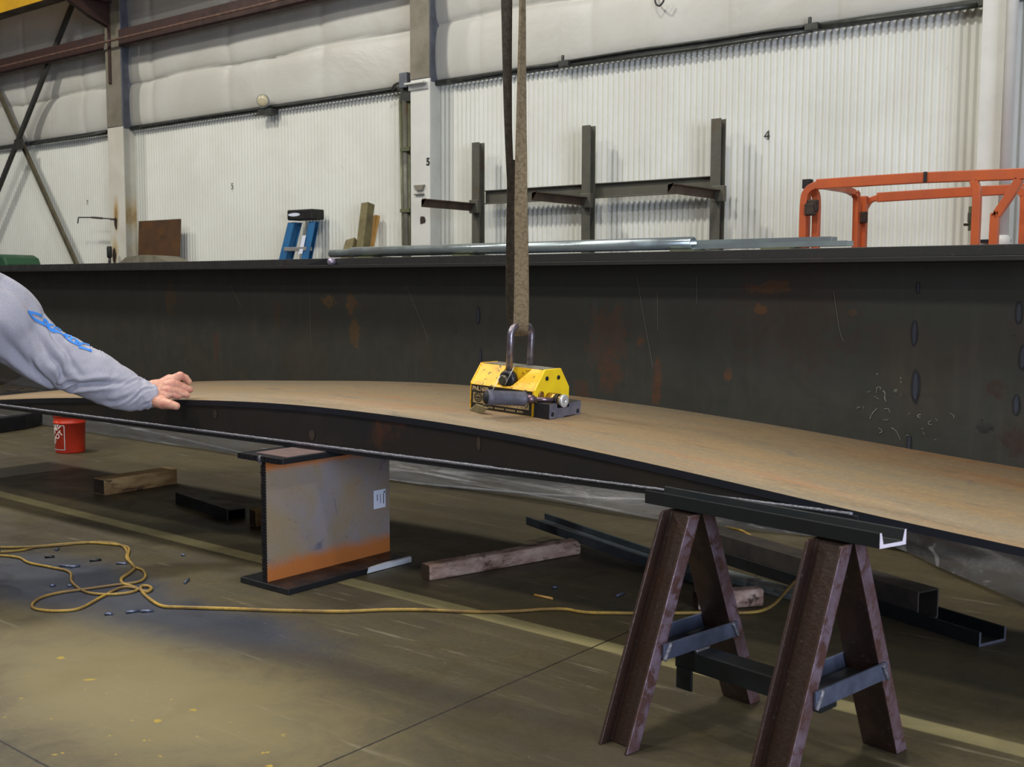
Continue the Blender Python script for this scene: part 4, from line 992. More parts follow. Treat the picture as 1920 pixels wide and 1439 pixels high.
# handle : rod and grip, swung out toward the viewer
h0 = Vector((X1+.06, hy, hz)); g1 = lP(912, 745.5, Y0-.21)
tt = .50; g0 = h0.lerp(g1, tt)
for _ in range(40):
    pw_ = LP+LROT@(g0-LP)-CAM; pxx = 960+F*pw_.dot(RT)/pw_.dot(FW); tt += .01 if pxx > 985 else -.01; g0 = h0.lerp(g1, tt)
mb = MB(); mb.tube([h0, h0.lerp(g1, tt*.78)], .0115, 14); mb.build('handle_rod', m_rod, r)
mb = MB(); mb.tube([h0.lerp(g1, tt*.70), h0.lerp(g1, tt*.76), g0], [.013, .021, .022], 16); mb.build('handle_sleeve', m_rod, r)
ax = (g1-g0).normalized(); Lg = (g1-g0).length
mb = MB(); mb.lathe(g0, ax, [(.024, -.003), (.032, .002), (.036, .010), (.0345, .016), (.0345, Lg*.84), (.0375, Lg*.86), (.0375, Lg-.006), (.034, Lg)], 28); hg_ = mb.build('hand_grip', m_grip, r)
mb = MB(); mb.lathe(g1, ax, [(.031, -.001), (.031, .004), (.024, .005), (.0235, .011), (.020, .013), (.0005, .013)], 24); mb.build('grip_cap', m_rubber, hg_)
# shackle, straddling the body
sx = XN+.01
sx = lP(955, 660, Y0+.03).x; pn = Vector((sx, Y0+.015, LZ+.172)); pf_ = Vector((sx, Y1-.062, LZ+.172))
r2 = .0175
hTop = lP(954, 622, pn.y); hTopF = aP(990, 628, pf_.y)
zt_ = hTop.z; xt = sx+.002
mid = (pn.y+pf_.y)/2; ry = (pf_.y-pn.y)/2-.018
pts = [Vector((sx, pn.y+.018, LZ+.172)), Vector((xt, pn.y+.018, zt_-.05))]
for k in range(0, 13):
    a_ = pi-pi*k/12; pts.append(Vector((xt, mid+cos(a_)*ry, zt_-.02+sin(a_)*.055)))
pts += [Vector((xt, pf_.y-.018, zt_-.05)), Vector((sx, pf_.y-.018, LZ+.172))]
mb = MB(); mb.tube(pts, r2, 16); mb.build('shackle_bow', m_shackle, r)
mb = MB(); mb.lathe((sx, pn.y-.006, LZ+.166), Y3, [(.030, 0), (.044, .004), (.044, .040), (.036, .046)], 24); mb.build('shackle_eye', m_black, r)
mb = MB(); mb.lathe((sx-.010, pn.y-.022, LZ+.162), Y3, [(.018, 0), (.026, .003), (.026, .03)], 20); mb.tube([(sx, pn.y, LZ+.166), (sx, pf_.y, LZ+.166)], .018, 12); mb.build('shackle_pin', M('brass_grey_pin', (96, 92, 72), (60, 58, 50), 20, .4, .5), r)
# wire loop and ribbed flat key hanging from the pin
kp = [lP(964, 688, Y0-.02), lP(952, 712, Y0-.03), lP(947, 722, Y0-.02)]
mb = MB(); mb.tube(kp, .0016, 5); mb.tube([lP(938, 705, Y0-.02), lP(930, 720, Y0-.03), lP(922, 735, Y0-.07)], .0016, 5); mb.build('wire', m_disc, r)
mb = MB(); k0 = aP(911, 757, Y0-.10); k1 = aP(886, 776, Y0-.10); 
a = lP(893, 757, Y0-.07); b = lP(915, 764, Y0-.12); c_ = lP(895, 779, Y0-.12); d = lP(875, 774, Y0-.07)
nn = (b-a).cross(d-a).normalized(); nn = nn if nn.z > 0 else -nn
mb.ext([(0, 0), (1, 0), (1, 1), (0, 1)], a, a-nn*.006, b-a, d-a)
for k in range(9): f_ = .12+.09*k; mb.ext([(.05, f_), (.95, f_), (.95, f_+.035), (.05, f_+.035)], a+nn*.004, a, b-a, d-a)
mb.tube([a.lerp(b, .6), lP(921, 752, Y0-.10)], .006, 6)
mb.build('ribbed_tag', M('brass_olive_tag', (150, 136, 96), (116, 104, 72), 20, .45, .3), r)

# ================================================================== SLING
_w = LP+LROT@(Vector((xt, mid, zt_))-LP); xt, mid, zt_ = _w.x, _w.y, _w.z; lx = xt
r = thing('lifting_sling', (lx, mid, zt_), 'worn olive webbing sling hanging down through the lifter shackle', 'sling')
def strap(cl, wd, nr_, th, mat, name, edges=True):
    """cl centre points, wd widths, nr_ face normals"""
    C_ = cr(cl, 10); n = len(C_); m_ = len(cl)-1
    vs = []
    for i in range(n):
        f_ = i/10; a_ = min(int(f_), m_-1) if m_ > 0 else 0; u_ = f_-a_; u_ = min(u_, 1)
        w_ = wd[a_]*(1-u_)+wd[a_+1]*u_; nn = (nr_[a_]*(1-u_)+nr_[a_+1]*u_).normalized()
        t_ = (C_[min(i+1, n-1)]-C_[max(i-1, 0)]).normalized(); s1 = nn.cross(t_).normalized(); nn = t_.cross(s1).normalized()
        vs += [C_[i]+s1*w_/2*sx+nn*th/2*sy for sx, sy in ((-1, -1), (1, -1), (1, 1), (-1, 1))]
    fs = [(4*i+k, 4*i+(k+1) % 4, 4*i+4+(k+1) % 4, 4*i+4+k) for i in range(n-1) for k in range(4)]+[(0, 1, 2, 3), tuple(4*(n-1)+k for k in range(4))]
    mb = MB(); mb.add(vs, fs); ob = mb.build(name, mat, r, .002); return ob
vd = -FW.copy(); vd.z = 0; vd.normalize()           # toward the viewer
side = Vector((-vd.y, vd.x, 0))
D0 = FW.dot(Vector((xt, mid, zt_))-CAM)
def S(x, y, dD=0): return aD(x, y, D0+dD)
n_face = (vd*.9+side*-.2).normalized()
strap([S(965, -1500, .02), S(971, -700, .02), S(975, -300, .02), S(977, -110, .02), S(979.5, 0, .02), S(978.5, 120, .01), S(977.5, 240, 0), S(977, 380, -.02), S(978, 480, -.03), S(978, 560, -.04), S(977, 606, -.045), S(976, 622, -.02), S(974, 628, .04)],
      [.045, .045, .045, .045, .050, .052, .056, .064, .069, .073, .075, .072, .06], [(vd*.35+side).normalized()]*4+[(vd*.45+side*.9).normalized(), (vd*.6+side*.7).normalized(), (vd*.8+side*.5).normalized(), n_face, n_face, n_face, n_face, (n_face-Z3*.6).normalized(), -Z3], .014, m_sling, 'front_leg')
strap([S(948, -1500, .10), S(948, -700, .10), S(948, -300, .10), S(949, -110, .10), S(950, 0, .10), S(951, 120, .10), S(953, 240, .10), S(957, 340, .10), S(958, 420, .10), S(958, 500, .09), S(958, 570, .08), S(962, 614, .07)],
      [.062, .062, .062, .060, .056, .046, .038, .036, .046, .052, .052, .05], [(vd+side*.3).normalized()]*6+[(vd+side*.1).normalized()]*3+[vd]*3, .016, m_slingd, 'rear_leg')
strap([S(965, 300, .13), S(958, 420, .13), S(962, 540, .12), S(962, 612, .11)], [.03, .045, .05, .045], [vd]*4, .012, m_slingd, 'rear_leg')
# stitched edges of front leg
# ================================================================== BUCKET
a = aZ(95, 851); b = aZ(155, 849); 
bc = (aZ(97, 850)+aZ(155, 850))/2; rb = (aZ(155, 850)-aZ(97, 850)).length/2*.92
fwd = Vector((FW.x, FW.y, 0)).normalized(); bc = bc+fwd*rb*.6
r = thing('bucket', bc, 'red plastic bucket with a white box logo standing on the floor under the beam', 'bucket')
hb_ = .40; mb = MB()
mb.lathe(bc, Z3, [(rb*.97, 0), (rb, .01), (rb*1.05, .26), (rb*1.10, .262), (rb*1.10, .275), (rb*1.06, .277), (rb*1.07, .325), (rb*1.13, .327), (rb*1.13, .338), (rb*1.08, .34), (rb*1.10, .39), (rb*1.13, .392), (rb*1.13, hb_), (rb*1.05, hb_), (rb*.95, .02), (.001, .015)], 48, cap=False)
mb.lathe(bc, Z3, [(rb*.97, 0), (.001, 0)], 48, cap=False)
mb.build('bucket_body', m_red, r)
vang = atan2(CAM.y-bc.y, CAM.x-bc.x)
def bwrap(s_, z_, l=.003):
    # s_ in units along the circumference, 0 = facing the camera, negative = left in view
    a_ = vang-s_/rb*-1*-1 if False else vang + (s_/rb)
    rr = rb*(1+.05*z_/.26)+l; return bc+Vector((cos(a_)*rr, sin(a_)*rr, z_))
# view-left corresponds to clockwise angle; find sign
tst = bwrap(.05, .1); sgn_ = 1 if (tst-bwrap(0, .1)).dot(RT) > 0 else -1
def bw(s_, z_): return bwrap(s_*sgn_, z_)
mb = MB()
def bstroke(p, q_, w_=.006):
    n = 8; dx, dz = q_[0]-p[0], q_[1]-p[1]; l_ = sqrt(dx*dx+dz*dz); ox, oz = -dz/l_*w_/2, dx/l_*w_/2; vs = []
    for k in range(n+1):
        f_ = k/n; vs += [bw(p[0]+dx*f_+ox, p[1]+dz*f_+oz), bw(p[0]+dx*f_-ox, p[1]+dz*f_-oz)]
    mb.add(vs, [(2*k, 2*k+1, 2*k+3, 2*k+2) for k in range(n)])
sq0, sq1, zq0, zq1 = -.30, -.045, .035, .250
for p, q_ in (((sq0, zq0), (sq1, zq0)), ((sq1, zq0), (sq1, zq1)), ((sq1, zq1), (sq0, zq1)), ((sq0, zq1), (sq0, zq0))): bstroke(p, q_)
mb.build('logo_frame', m_paint_w, r)
ca45, sa45 = cos(radians(42)), sin(radians(42))
def bt(ox, oz): return lambda a_, b_: bw(ox+a_*ca45-b_*sa45, oz+a_*sa45+b_*ca45)
wl_ = M('logo_white', (236, 220, 214), None, 9, .6)
text_mesh('THE', .030, bt(-.285, .115), 'logo_lettering', wl_, r, .001)
text_mesh('HOME', .082, bt(-.245, .088), 'logo_lettering', wl_, r, .002)
text_mesh('DEPOT', .060, bt(-.195, .052), 'logo_lettering', wl_, r, .002)
# bail handle
mb = MB(); pts = []
for k in range(17):
    a_ = pi*k/16; pts.append(bc+Vector((cos(vang+pi/2), sin(vang+pi/2), 0))*cos(a_)*rb*1.16+Vector((cos(vang), sin(vang), 0))*sin(a_)*rb*1.16*.9+Z3*(.355-sin(a_)*.12))
# hanging bail behind
pts = [bc*2-p for p in pts]; pts = [Vector((p.x, p.y, .355-abs(sin(pi*k/16))*.12)) for k, p in enumerate(pts)]
mb.tube(pts, .004, 6); mb.build('bail', m_conduit, r)

# ================================================================== FLOOR ITEMS
def lying_box(a, b, c_, h_, mat, name, label, cat, endmat=None, bevel=.008, group=None):
    """a,b = near end's two floor corners, c_ = floor corner opposite b along the length"""
    a, b, c_ = Vector(a), Vector(b), Vector(c_); u = a-b; v_ = c_-b
    u = u - v_*(u.dot(v_)/v_.dot(v_))
    mb = MB(); mb.ext([(0, 0), (1, 0), (1, h_/u.length), (0, h_/u.length)], b, b+v_, u, Z3*u.length)
    if endmat:
        r = thing(name, b+v_/2+u/2, label, cat, group); mb.build('timber_body', mat, r, bevel)
        e_ = MB(); nrm = -v_.normalized()*.0015; pp = [b+u*.06+Z3*h_*.06, b+u*.94+Z3*h_*.06, b+u*.94+Z3*h_*.94, b+u*.06+Z3*h_*.94]
        e_.add([p+nrm for p in pp], [(0, 1, 2, 3)]); e_.build('end_grain', endmat, r); return r
    return tag(mb.build(name, mat, bevel=bevel), label, cat, group)
lying_box(aZ(171, 926), aZ(197, 930), aZ(333, 908), .115, m_wood, 'timber_block', 'pale timber block lying left of the girder offcut', 'timber', m_woodend)
tc = lying_box(aZ(779, 1086), aZ(806, 1091), aZ(1090, 1040), .082, m_wood2, 'timber_block', 'long worn pinkish timber under the dark channel end', 'timber', m_woodend, .012)
lying_box(aZ(1289, 1140), aZ(1310, 1147), aZ(1433, 1138), .085, m_wood2, 'timber_block', 'short timber block on the floor behind the saw horse legs', 'timber', m_woodend, .012)
lying_box(aZ(473, 985), aZ(480, 990), aZ(520, 984), .11, m_wood, 'timber_block', 'small timber block half hidden behind the girder offcut', 'timber', m_woodend)
# inverted channel offcut
def chan_on_floor(p0, p1, pw, h_, up, label, tz0=0, tz1=0, mat=m_chan, tw=.012, tf=.012, bright=False, name='steel_channel'):
    """p0->p1 near bottom edge on floor, pw = far bottom corner at p1 end"""
    p0, p1, pw = Vector(p0), Vector(p1), Vector(pw); d = (p1-p0).normalized(); u = Vector((-d.y, d.x, 0)); u = u if (pw-p1).dot(u) > 0 else -u; w_ = (pw-p1).dot(u)
    pf = cprof(w_, h_, tw, tf)
    if not up: pf = [(a_, h_-b_) for a_, b_ in pf]
    r = thing(name, (p0+p1)/2, label, 'steel channel')
    mb = MB(); a_ = p0+Z3*tz0; b_ = p1+Z3*tz1; mb.ext(pf, a_, b_, u, Z3); mb.build('channel_body', mat, r, .0025)
    mb = MB(); e_ = b_+(b_-a_).normalized()*.001; mb.add([e_+u*x_+Z3*y_ for x_, y_ in pf], [list(range(len(pf)))]); mb.build('sawn_end', m_steelface if bright else m_galv, r)
    return r, d, u, w_
chan_on_floor(aZ(329, 944), aZ(425, 977), aZ(461, 971), .075, False, 'short dark channel lying open side down left of the girder offcut')
# channel whose left end rests on the timber
n0 = aZ(986, 984, .100); p1 = aZ(1306, 1098, 0); p0 = Vector((n0.x, n0.y, 0)); f0 = aZ(1024, 971, .150)
dd_ = (p1-p0).normalized(); uu_ = Vector((-dd_.y, dd_.x, 0)); wdt = abs((Vector((f0.x, f0.y, 0))-p0).dot(uu_)); uu_ = uu_ if uu_.y > 0 else -uu_
chan_on_floor(p0, p1, p1+uu_*max(.16, min(wdt, .3)), .05, True, 'dark channel with its left end propped on the pinkish timber', .098, 0.002, M('worn_inside_channel', (78, 88, 92), (48, 54, 58), 4, .45, .4, (36, 38, 42), (.5, .6), 2), bright=False)
a = aZ(1180, 1040, 0); b = aZ(1495, 1130, 0); mb = MB(); d = (b-a).normalized(); u = Vector((-d.y, d.x, 0)); u = u if u.y > 0 else -u
mb.ext([(0, 0), (.115, 0), (.115, .028), (0, .028)], a, b, u, Z3)
tag(mb.build('flat_steel_bar', M('pale_worn_bar', (150, 156, 152), (96, 102, 102), 8, .5, .4, (70, 74, 76), (.56, .66), 6), bevel=.003), 'pale worn flat steel bar lying behind the saw horse legs', 'steel bar')
# long channel with tube in it
e1_ = aZ(1835, 1214); e2_ = aZ(1873, 1198); st = aZ(1385, 1078)
dir_ = (aZ(1660, 1157)-e1_).normalized(); p0 = e1_+dir_*2.15
rr_, d_, u_, w_ = chan_on_floor(p0, e1_, e2_, .062, True, 'long dark channel lying open side up with a square tube in it', bright=True)
te = e1_+(-d_)*.33+u_*.018
mb = MB(); s_ = w_-.036; tp0 = te-d_*1.45; 
o_ = [(0, 0), (s_, 0), (s_, s_), (0, s_)]; i_ = [(.008, .008), (s_-.008, .008), (s_-.008, s_-.008), (.008, s_-.008)]
vs = [b_+u_*x_+Z3*(y_+.0125) for b_ in (tp0, te) for x_, y_ in o_+i_]
fs = []
for k in range(4):
    k2 = (k+1) % 4
    fs += [(k, k2, 8+k2, 8+k), (4+k, 4+k2, 12+k2, 12+k), (k, k2, 4+k2, 4+k), (8+k, 8+k2, 12+k2, 12+k)]
mb.add(vs, fs); tag(mb.build('square_tube', M('brownish_tube_steel', (92, 84, 78), (60, 58, 56), 5, .45, .4), bevel=.004), 'square steel tube lying inside the open channel at lower right', 'steel tube')
# dark bar at left edge
mb = MB(); a = aZ(-60, 822); b = aZ(47, 806); c_ = b+Vector((-.2, .3, 0)); u = c_-b
mb.ext([(0, 0), (1, 0), (1, .15/u.length), (0, .15/u.length)], a, b, u, Z3*u.length); tag(mb.build('steel_block', m_black, bevel=.008), 'dark steel block on the floor at the left edge', 'steel block')

# cords
def cord(pts, name, label, rad=.0066, z0=.008):
    P_ = [aZ(q_[0], q_[1], q_[2] if len(q_) > 2 else z0) for q_ in pts]; mb = MB(); mb.tube(cr(P_, 8), rad, 10); return tag(mb.build(name, m_cord), label, 'cord')
cord([(-60, 1040), (0, 1036), (40, 1032), (70, 1026), (110, 1023), (160, 1018), (200, 1020), (232, 1024), (242, 1030), (240, 1045), (250, 1062), (268, 1070), (272, 1082), (258, 1092), (210, 1098), (160, 1105), (110, 1112), (75, 1122), (60, 1135), (70, 1143), (110, 1146), (150, 1141), (190, 1120), (225, 1103), (245, 1102), (258, 1106), (240, 1112), (200, 1115), (160, 1110), (135, 1092), (130, 1073), (95, 1064), (55, 1056), (35, 1046), (0, 1042), (-40, 1041)], 'extension_cord', 'dirty yellow cord looped in a tangle on the floor at left')
cord([(-60, 1026), (0, 1027), (60, 1026), (130, 1020), (190, 1017), (225, 1022), (238, 1034), (238, 1048), (252, 1064), (242, 1075), (228, 1085), (230, 1094), (248, 1100), (262, 1106), (275, 1110), (284, 1104), (276, 1099), (264, 1101), (268, 1112), (285, 1127), (305, 1137), (340, 1139), (440, 1142), (520, 1145), (640, 1147), (720, 1144), (790, 1144), (860, 1147), (920, 1148), (980, 1146), (1020, 1143), (1060, 1143), (1100, 1149), (1160, 1150), (1250, 1150), (1330, 1149), (1400, 1149), (1432, 1144, .012), (1455, 1130, .03), (1478, 1104, .045), (1492, 1090, .06)], 'extension_cord', 'yellow extension cord crossing the floor under the beam', .0078, .009)
cord([(1360, 988), (1392, 996), (1415, 1012), (1425, 1028), (1450, 1046), (1463, 1062), (1475, 1075)], 'extension_cord', 'short visible loop of yellow cord behind the saw horse', .008)
# metal slivers
q0 = 0
for (x0, y0_, x1, y1_, lb) in ((112, 1061, 136, 1063, 'silver rod stub in the cord loop, longest one'), (130, 1064, 150, 1061, 'dull rod stub lying across the longest one'), (218, 1057, 238, 1057, 'silver rod stub just left of the cord bend'),
        (236, 1149, 262, 1145, 'long silver rod stub below the looped cord'), (264, 1147, 288, 1145, 'bluish rod stub right of the one below the looped cord'), (94, 1099, 104, 1097, 'small sliver left in the blue dust'),
        (126, 1099, 135, 1098, 'small bright sliver beside the cord crossing'), (168, 1052, 190, 1050, 'dark thin offcut above the cord loop'), (84, 1045, 102, 1044, 'small dark offcut at upper left of the cord loop'), (104, 1032, 110, 1029, 'tiny greenish sliver under the upper cord'),
        (340, 1041, 347, 1041, 'tiny pale sliver right of the cord bend'), (346, 1094, 354, 1086, 'tiny double chip left of the offcut base'), (1035, 1102, 1045, 1101, 'small blue chip right of the pinkish timber'),
        (1155, 1118, 1170, 1112, 'thin blue sliver near the saw horse'), (1002, 1116, 1036, 1123, 'yellow stick on the floor before the saw horse'), (196, 1152, 212, 1151, 'grey chips in the blue dust')):
    a = aZ(x0, y0_, .006); b = aZ(x1, y1_, .006); mt = m_bluebar
    if 'yellow' in lb: mt = m_pine
    if 'dark' in lb: mt = m_chan
    mb = MB(); mb.tube([a, b], .0065, 6); tag(mb.build('metal_sliver', mt), lb, 'scrap', 'scrap slivers on the floor')

# ================================================================== PERSON
r = thing('person', aD(-150, 1020, 5.9)*1.0, 'kneeling person in a grey long-sleeved shirt reaching a hand onto the beam', 'person')
po = Vector(r['_o']); po.z = 0; r['_o'] = tuple(po); r.location = po*K
def caps(mb, pts, rad, seg=16):
    mb.tube(pts, rad, seg)
    for p, q_ in zip(pts, rad): mb.ball(p, q_*.995, seg=14, rg=8)
def remesh(ob, vox, sm=6):
    m_ = ob.modifiers.new('fuse', 'REMESH'); m_.mode = 'VOXEL'; m_.voxel_size = vox; m_.use_smooth_shade = True
    s_ = ob.modifiers.new('relax', 'SMOOTH'); s_.factor = .5; s_.iterations = sm
HD = 6.22
def Hn(x, y, d=0): return aD(x, y, HD+d)
px = HD/2100
# fused hand, wrist, arm, neck and head
mb = MB()
wr = Hn(272, 744, -.02)
caps(mb, [Hn(150, 693, -.12), Hn(220, 722, -.07), wr, Hn(290, 741, -.01)], [.075, .062, .052, .050])
knk = {'index': Hn(326, 712, .03), 'middle': Hn(322, 722, .0), 'ring': Hn(317, 733, -.02), 'pinky': Hn(311, 743, -.035)}
for nm, k_, ww in (('index', knk['index'], .034), ('middle', knk['middle'], .034), ('ring', knk['ring'], .033), ('pinky', knk['pinky'], .031)):
    caps(mb, [Hn(288, 727 if nm == 'index' else 733 if nm == 'middle' else 742 if nm == 'ring' else 750, 0), Hn(303, 0, 0) if False else (Hn(288, 735, 0)+k_)/2+Z3*.004, k_], [.044, .038, ww-.004])
# extra back-of-hand bulk
caps(mb, [Hn(296, 728, .02), Hn(318, 712, .035)], [.040, .030])
caps(mb, [Hn(296, 750, -.02), Hn(308, 748, -.03)], [.036, .028])
fing = {
 'index': [(knk['index'], .030), (Hn(338, 705, .05), .025), (Hn(348, 709.5, .07), .0215), (Hn(354, 716, .08), .018)],
 'middle': [(knk['middle'], .029), (Hn(336, 724, .03), .0255), (Hn(349, 729.5, .05), .023), (Hn(356, 731, .06), .0195)],
 'ring': [(knk['ring'], .027), (Hn(330, 734.5, .0), .0235), (Hn(343, 739.5, .02), .021), (Hn(351, 741.5, .03), .0175)],
 'pinky': [(knk['pinky'], .024), (Hn(321, 740, -.02), .020), (Hn(329, 743, -.01), .018), (Hn(335, 744.5, 0), .0155)],
 'thumb': [(Hn(293, 752, -.04), .038), (Hn(306, 757, -.09), .033), (Hn(320, 759, -.12), .026), (Hn(331, 762, -.12), .021)]}
for k_, ch_ in fing.items(): caps(mb, [p for p, _ in ch_], [q_ for _, q_ in ch_], 14)
hnd = ob = mb.build('hand', m_skin, r, weld=False); remesh(ob, .0023, 5)
mb = MB()
for k_ in ('index', 'middle', 'ring', 'pinky'):
    p, q_ = fing[k_][-1]; mb = MB(); mb.ball(p+Z3*q_*.72+(-FW)*q_*.25, q_*.62, 1.0, 1.0, .35, 12, 6); mb.build('finger_nail', m_nail, hnd)

# shirt sleeve rings
sec = [(-46, 590, 92, 5.86), (0, 603, 82, 5.92), (40, 633, 61, 5.98), (70, 656, 55, 6.02), (97, 671, 52.5, 6.05), (124, 681, 51, 6.08), (151, 694, 47.5, 6.10), (178, 706, 45.5, 6.12), (203, 718, 43, 6.15), (228, 730, 39.5, 6.17), (248, 738, 34.5, 6.18), (268, 741, 29, 6.19), (284, 742, 24, 6.19), (297, 742, 17.5, 6.20)]
C_ = [aD(x, y, d) for x, y, _, d in sec]; R_ = [h_*d/2100 for _, _, h_, d in sec]
CC = cr(C_, 14); RR = [q_.x for q_ in cr([Vector((q_, 0, 0)) for q_ in R_], 14)]
n = len(CC); SG = 96; vs = []
FOLDS = [(.10, .46, 1.0, 2.25, .16, .13), (.14, .52, .62, 1.75, .14, .09), (.04, .36, 1.75, 2.75, .18, .14), (.20, .40, 2.0, 2.9, .12, .08),
         (.44, .60, 2.75, 1.55, .16, .16), (.50, .66, 2.3, 1.2, .14, .09), (.40, .52, 2.6, 2.0, .12, .10), (.56, .72, 1.9, 1.0, .13, .07),
         (.62, .80, 2.6, 1.7, .16, .08), (.70, .86, 1.2, .3, .14, .08), (.76, .92, 2.2, 1.0, .12, .10), (.82, .97, 1.6, .6, .10, .10), (.86, .98, 2.6, 1.6, .12, .08), (.0, .22, .5, 1.2, .14, .07),
         (.30, .36, -.3, .45, .10, .05), (.42, .47, -.3, .5, .08, .07), (.49, .53, -.3, .4, .07, .07)]
for i in range(n):
    t_ = (CC[min(i+1, n-1)]-CC[max(i-1, 0)]).normalized(); a_ = (UP-t_*UP.dot(t_)).normalized(); b_ = t_.cross(a_)
    s_ = i/(n-1)
    for k in range(SG):
        th = 2*pi*k/SG; e_ = a_*cos(th)+b_*sin(th)*.86
        ph = th if b_.dot(-FW) > 0 else 2*pi-th          # 0 on top, pi/2 facing the camera
        fsum = 0
        for s0, s1, p0_, p1_, wd_, am in FOLDS:
            if s0-.05 < s_ < s1+.05:
                u_ = (s_-s0)/(s1-s0); uc = max(0, min(1, u_)); pc = p0_+(p1_-p0_)*uc+.10*sin(uc*5+s0*20)
                dph = (ph-pc)/wd_; end = math.exp(-(max(0, u_-1, -u_)*8)**2)*min(1, 4*uc+.15, 4*(1-uc)+.15)
                fsum += am*end*(-math.exp(-dph*dph)+.55*math.exp(-(dph-1.7)**2)+.45*math.exp(-(dph+1.8)**2))
        rg_ = sin(s_*86+2.0*sin(ph*1.3+s_*9)+3*noise.noise(Vector((s_*6, cos(th)*1.4, sin(th)*1.4))))
        f2 = (.050*min(1, (s_-.74)/.08) if s_ > .74 else .008)*rg_*max(0, noise.noise(Vector((s_*5, cos(th)*1.1+4, sin(th)*1.1)))+.55)
        f3 = .05*noise.noise(Vector((s_*7, cos(th)*1.3, sin(th)*1.3+9)))+.03*noise.noise(Vector((s_*20, cos(th)*3, sin(th)*3+5)))
        rad_ = RR[i]*(1+fsum+f2+f3)
        if s_ > .985: rad_ *= .93
        vs.append(CC[i]+e_*rad_)
mb = MB(); mb.add(vs, [(i*SG+k, i*SG+(k+1) % SG, (i+1)*SG+(k+1) % SG, (i+1)*SG+k) for i in range(n-1) for k in range(SG)], True)
# rolled cuff end turning inward
lst = vs[-SG:]; cc = CC[-1]; t_ = (CC[-1]-CC[-2]).normalized(); inn = [cc-t_*.03+(p-cc)*.80 for p in lst]
mb.add(lst+inn, [(k, (k+1) % SG, SG+(k+1) % SG, SG+k) for k in range(SG)], True)
slv = mb.build('sleeve', m_jersey, r)
bvh = BVHTree.FromPolygons([tuple(p) for p in vs], [(i*SG+k, i*SG+(k+1) % SG, (i+1)*SG+(k+1) % SG, (i+1)*SG+k) for i in range(n-1) for k in range(SG)])
mb = MB()
def sstroke(pts, wpx):
    P_ = []; Nn = []
    dense = cr([Vector((30+x/11.3, 560+y/11.3, 0)) for x, y in pts], 12)
    for q_ in dense:
        h_ = bvh.ray_cast(CAM, ray(q_.x, q_.y))
        if h_[0] is None: continue
        nn = h_[1]; nn = nn if nn.dot(ray(q_.x, q_.y)) < 0 else -nn; P_.append(h_[0]); Nn.append(nn)
    if len(P_) > 2: ribbon_on(mb, P_, wpx*6.05/2100, Nn, .0048)
for pts, w_ in (([(245, 275), (300, 350), (380, 440), (470, 490), (560, 540), (650, 600), (720, 650), (790, 690), (880, 715), (980, 770), (1060, 850), (1130, 905), (1220, 950), (1320, 990)], 5.5), ([(240, 275), (300, 300), (350, 300)], 5),
                ([(340, 300), (440, 325), (545, 375)], 4.2), ([(600, 430), (590, 490), (560, 530)], 5.5), ([(600, 440), (650, 500), (690, 600)], 4.5), ([(670, 555), (780, 565)], 4), ([(790, 690), (820, 620), (900, 640), (930, 670), (860, 665)], 3.4),
                ([(940, 690), (985, 710)], 3), ([(1000, 780), (1060, 770), (1080, 790), (1020, 810)], 3.6), ([(1060, 850), (1090, 810), (1160, 805), (1150, 860)], 3.4), ([(1150, 900), (1180, 850), (1240, 860), (1290, 900), (1240, 900)], 3.4), ([(1240, 950), (1320, 930), (1340, 970)], 3.6),
                ([(1330, 1000), (1400, 960), (1500, 975), (1545, 1005)], 4), ([(1320, 1040), (1420, 1060), (1520, 1095), (1600, 1120)], 6)):
    sstroke(pts, w_)
mb.build('sleeve_print', m_print, slv)
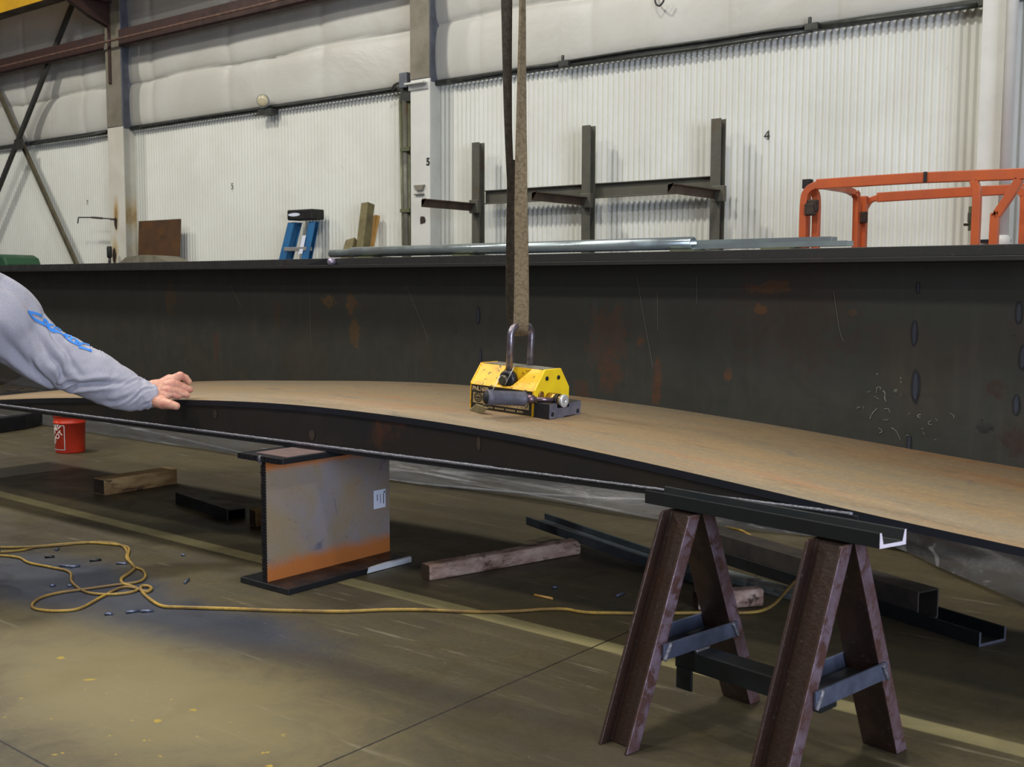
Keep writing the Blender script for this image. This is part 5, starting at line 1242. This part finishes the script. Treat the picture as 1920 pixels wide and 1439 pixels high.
# torso, collar, head, other arm, legs (outside the frame for the most part)
ch_ = aD(-110, 655, 5.75); pv = aD(-165, 880, 5.65); nk = aD(-100, 545, 5.72); hd_ = aD(-75, 455, 5.75)
mb = MB(); caps(mb, [pv, pv.lerp(ch_, .5), ch_], [.25, .23, .27], 20); caps(mb, [ch_+Z3*.08, C_[0]], [.24, .20]); caps(mb, [ch_, nk], [.22, .12])
lft = aD(-240, 640, 5.4); caps(mb, [ch_, lft, aD(-300, 800, 5.3), aD(-230, 900, 5.2)], [.22, .15, .11, .08])
ob = mb.build('shirt', m_jersey, r, weld=False); remesh(ob, .014, 6)
mb = MB(); caps(mb, [nk-Z3*.05, nk.lerp(hd_, .4)], [.09, .085]); mb.ball(hd_, .16, .82, .9, 1.12, 24, 16); jaw = hd_+Vector((.05, .06, -.09)); mb.ball(jaw, .105, 1, 1, .9)
fd = Vector((.6, .8, -.15)).normalized(); sd_ = fd.cross(Z3).normalized()
mb.ball(hd_+fd*.155-Z3*.03, .026, 1, 1, 1.5); [mb.ball(hd_+sd_*.14*e_-Z3*.01, .035, .6, .8, 1.3) for e_ in (-1, 1)]; mb.tube([hd_+fd*.135-Z3*.10-sd_*.04, hd_+fd*.145-Z3*.10, hd_+fd*.135-Z3*.10+sd_*.04], .013, 8)
mb.ball(aD(-222, 912, 5.15), .055, 1.2, 1, .7)
ob = mb.build('head', m_skin, r, weld=False); remesh(ob, .008, 4)
mb = MB(); [mb.ball(hd_+fd*.128+sd_*.055*e_+Z3*.01, .018) for e_ in (-1, 1)]; mb.build('eyes', m_tag, r)
mb = MB(); mb.ball(hd_+Z3*.045-fd*.02, .163, .86, .94, 1.02, 24, 16); ob = mb.build('hair', m_hair, r)
mb = MB(); kn = aD(-52, 990, 5.55); kn.z = .17; ft = aD(-330, 1030, 5.9); ft.z = .1
kn2 = aD(-150, 1040, 5.2); kn2.z = .15; ft2 = aD(-420, 1060, 5.5); ft2.z = .1
caps(mb, [pv, kn, ft], [.20, .13, .08]); caps(mb, [pv-Z3*.03, kn2, ft2], [.20, .13, .08]); ob = mb.build('jeans', m_jean, r, weld=False); remesh(ob, .012, 6)
for p in (ft, ft2):
    mb = MB(); mb.ball(p+Vector((-.06, -.06, -.03)), .11, 1.4, .8, .6); mb.build('boot', m_rubber, r)

for o in bpy.data.objects:
    if '_o' in o: del o['_o']
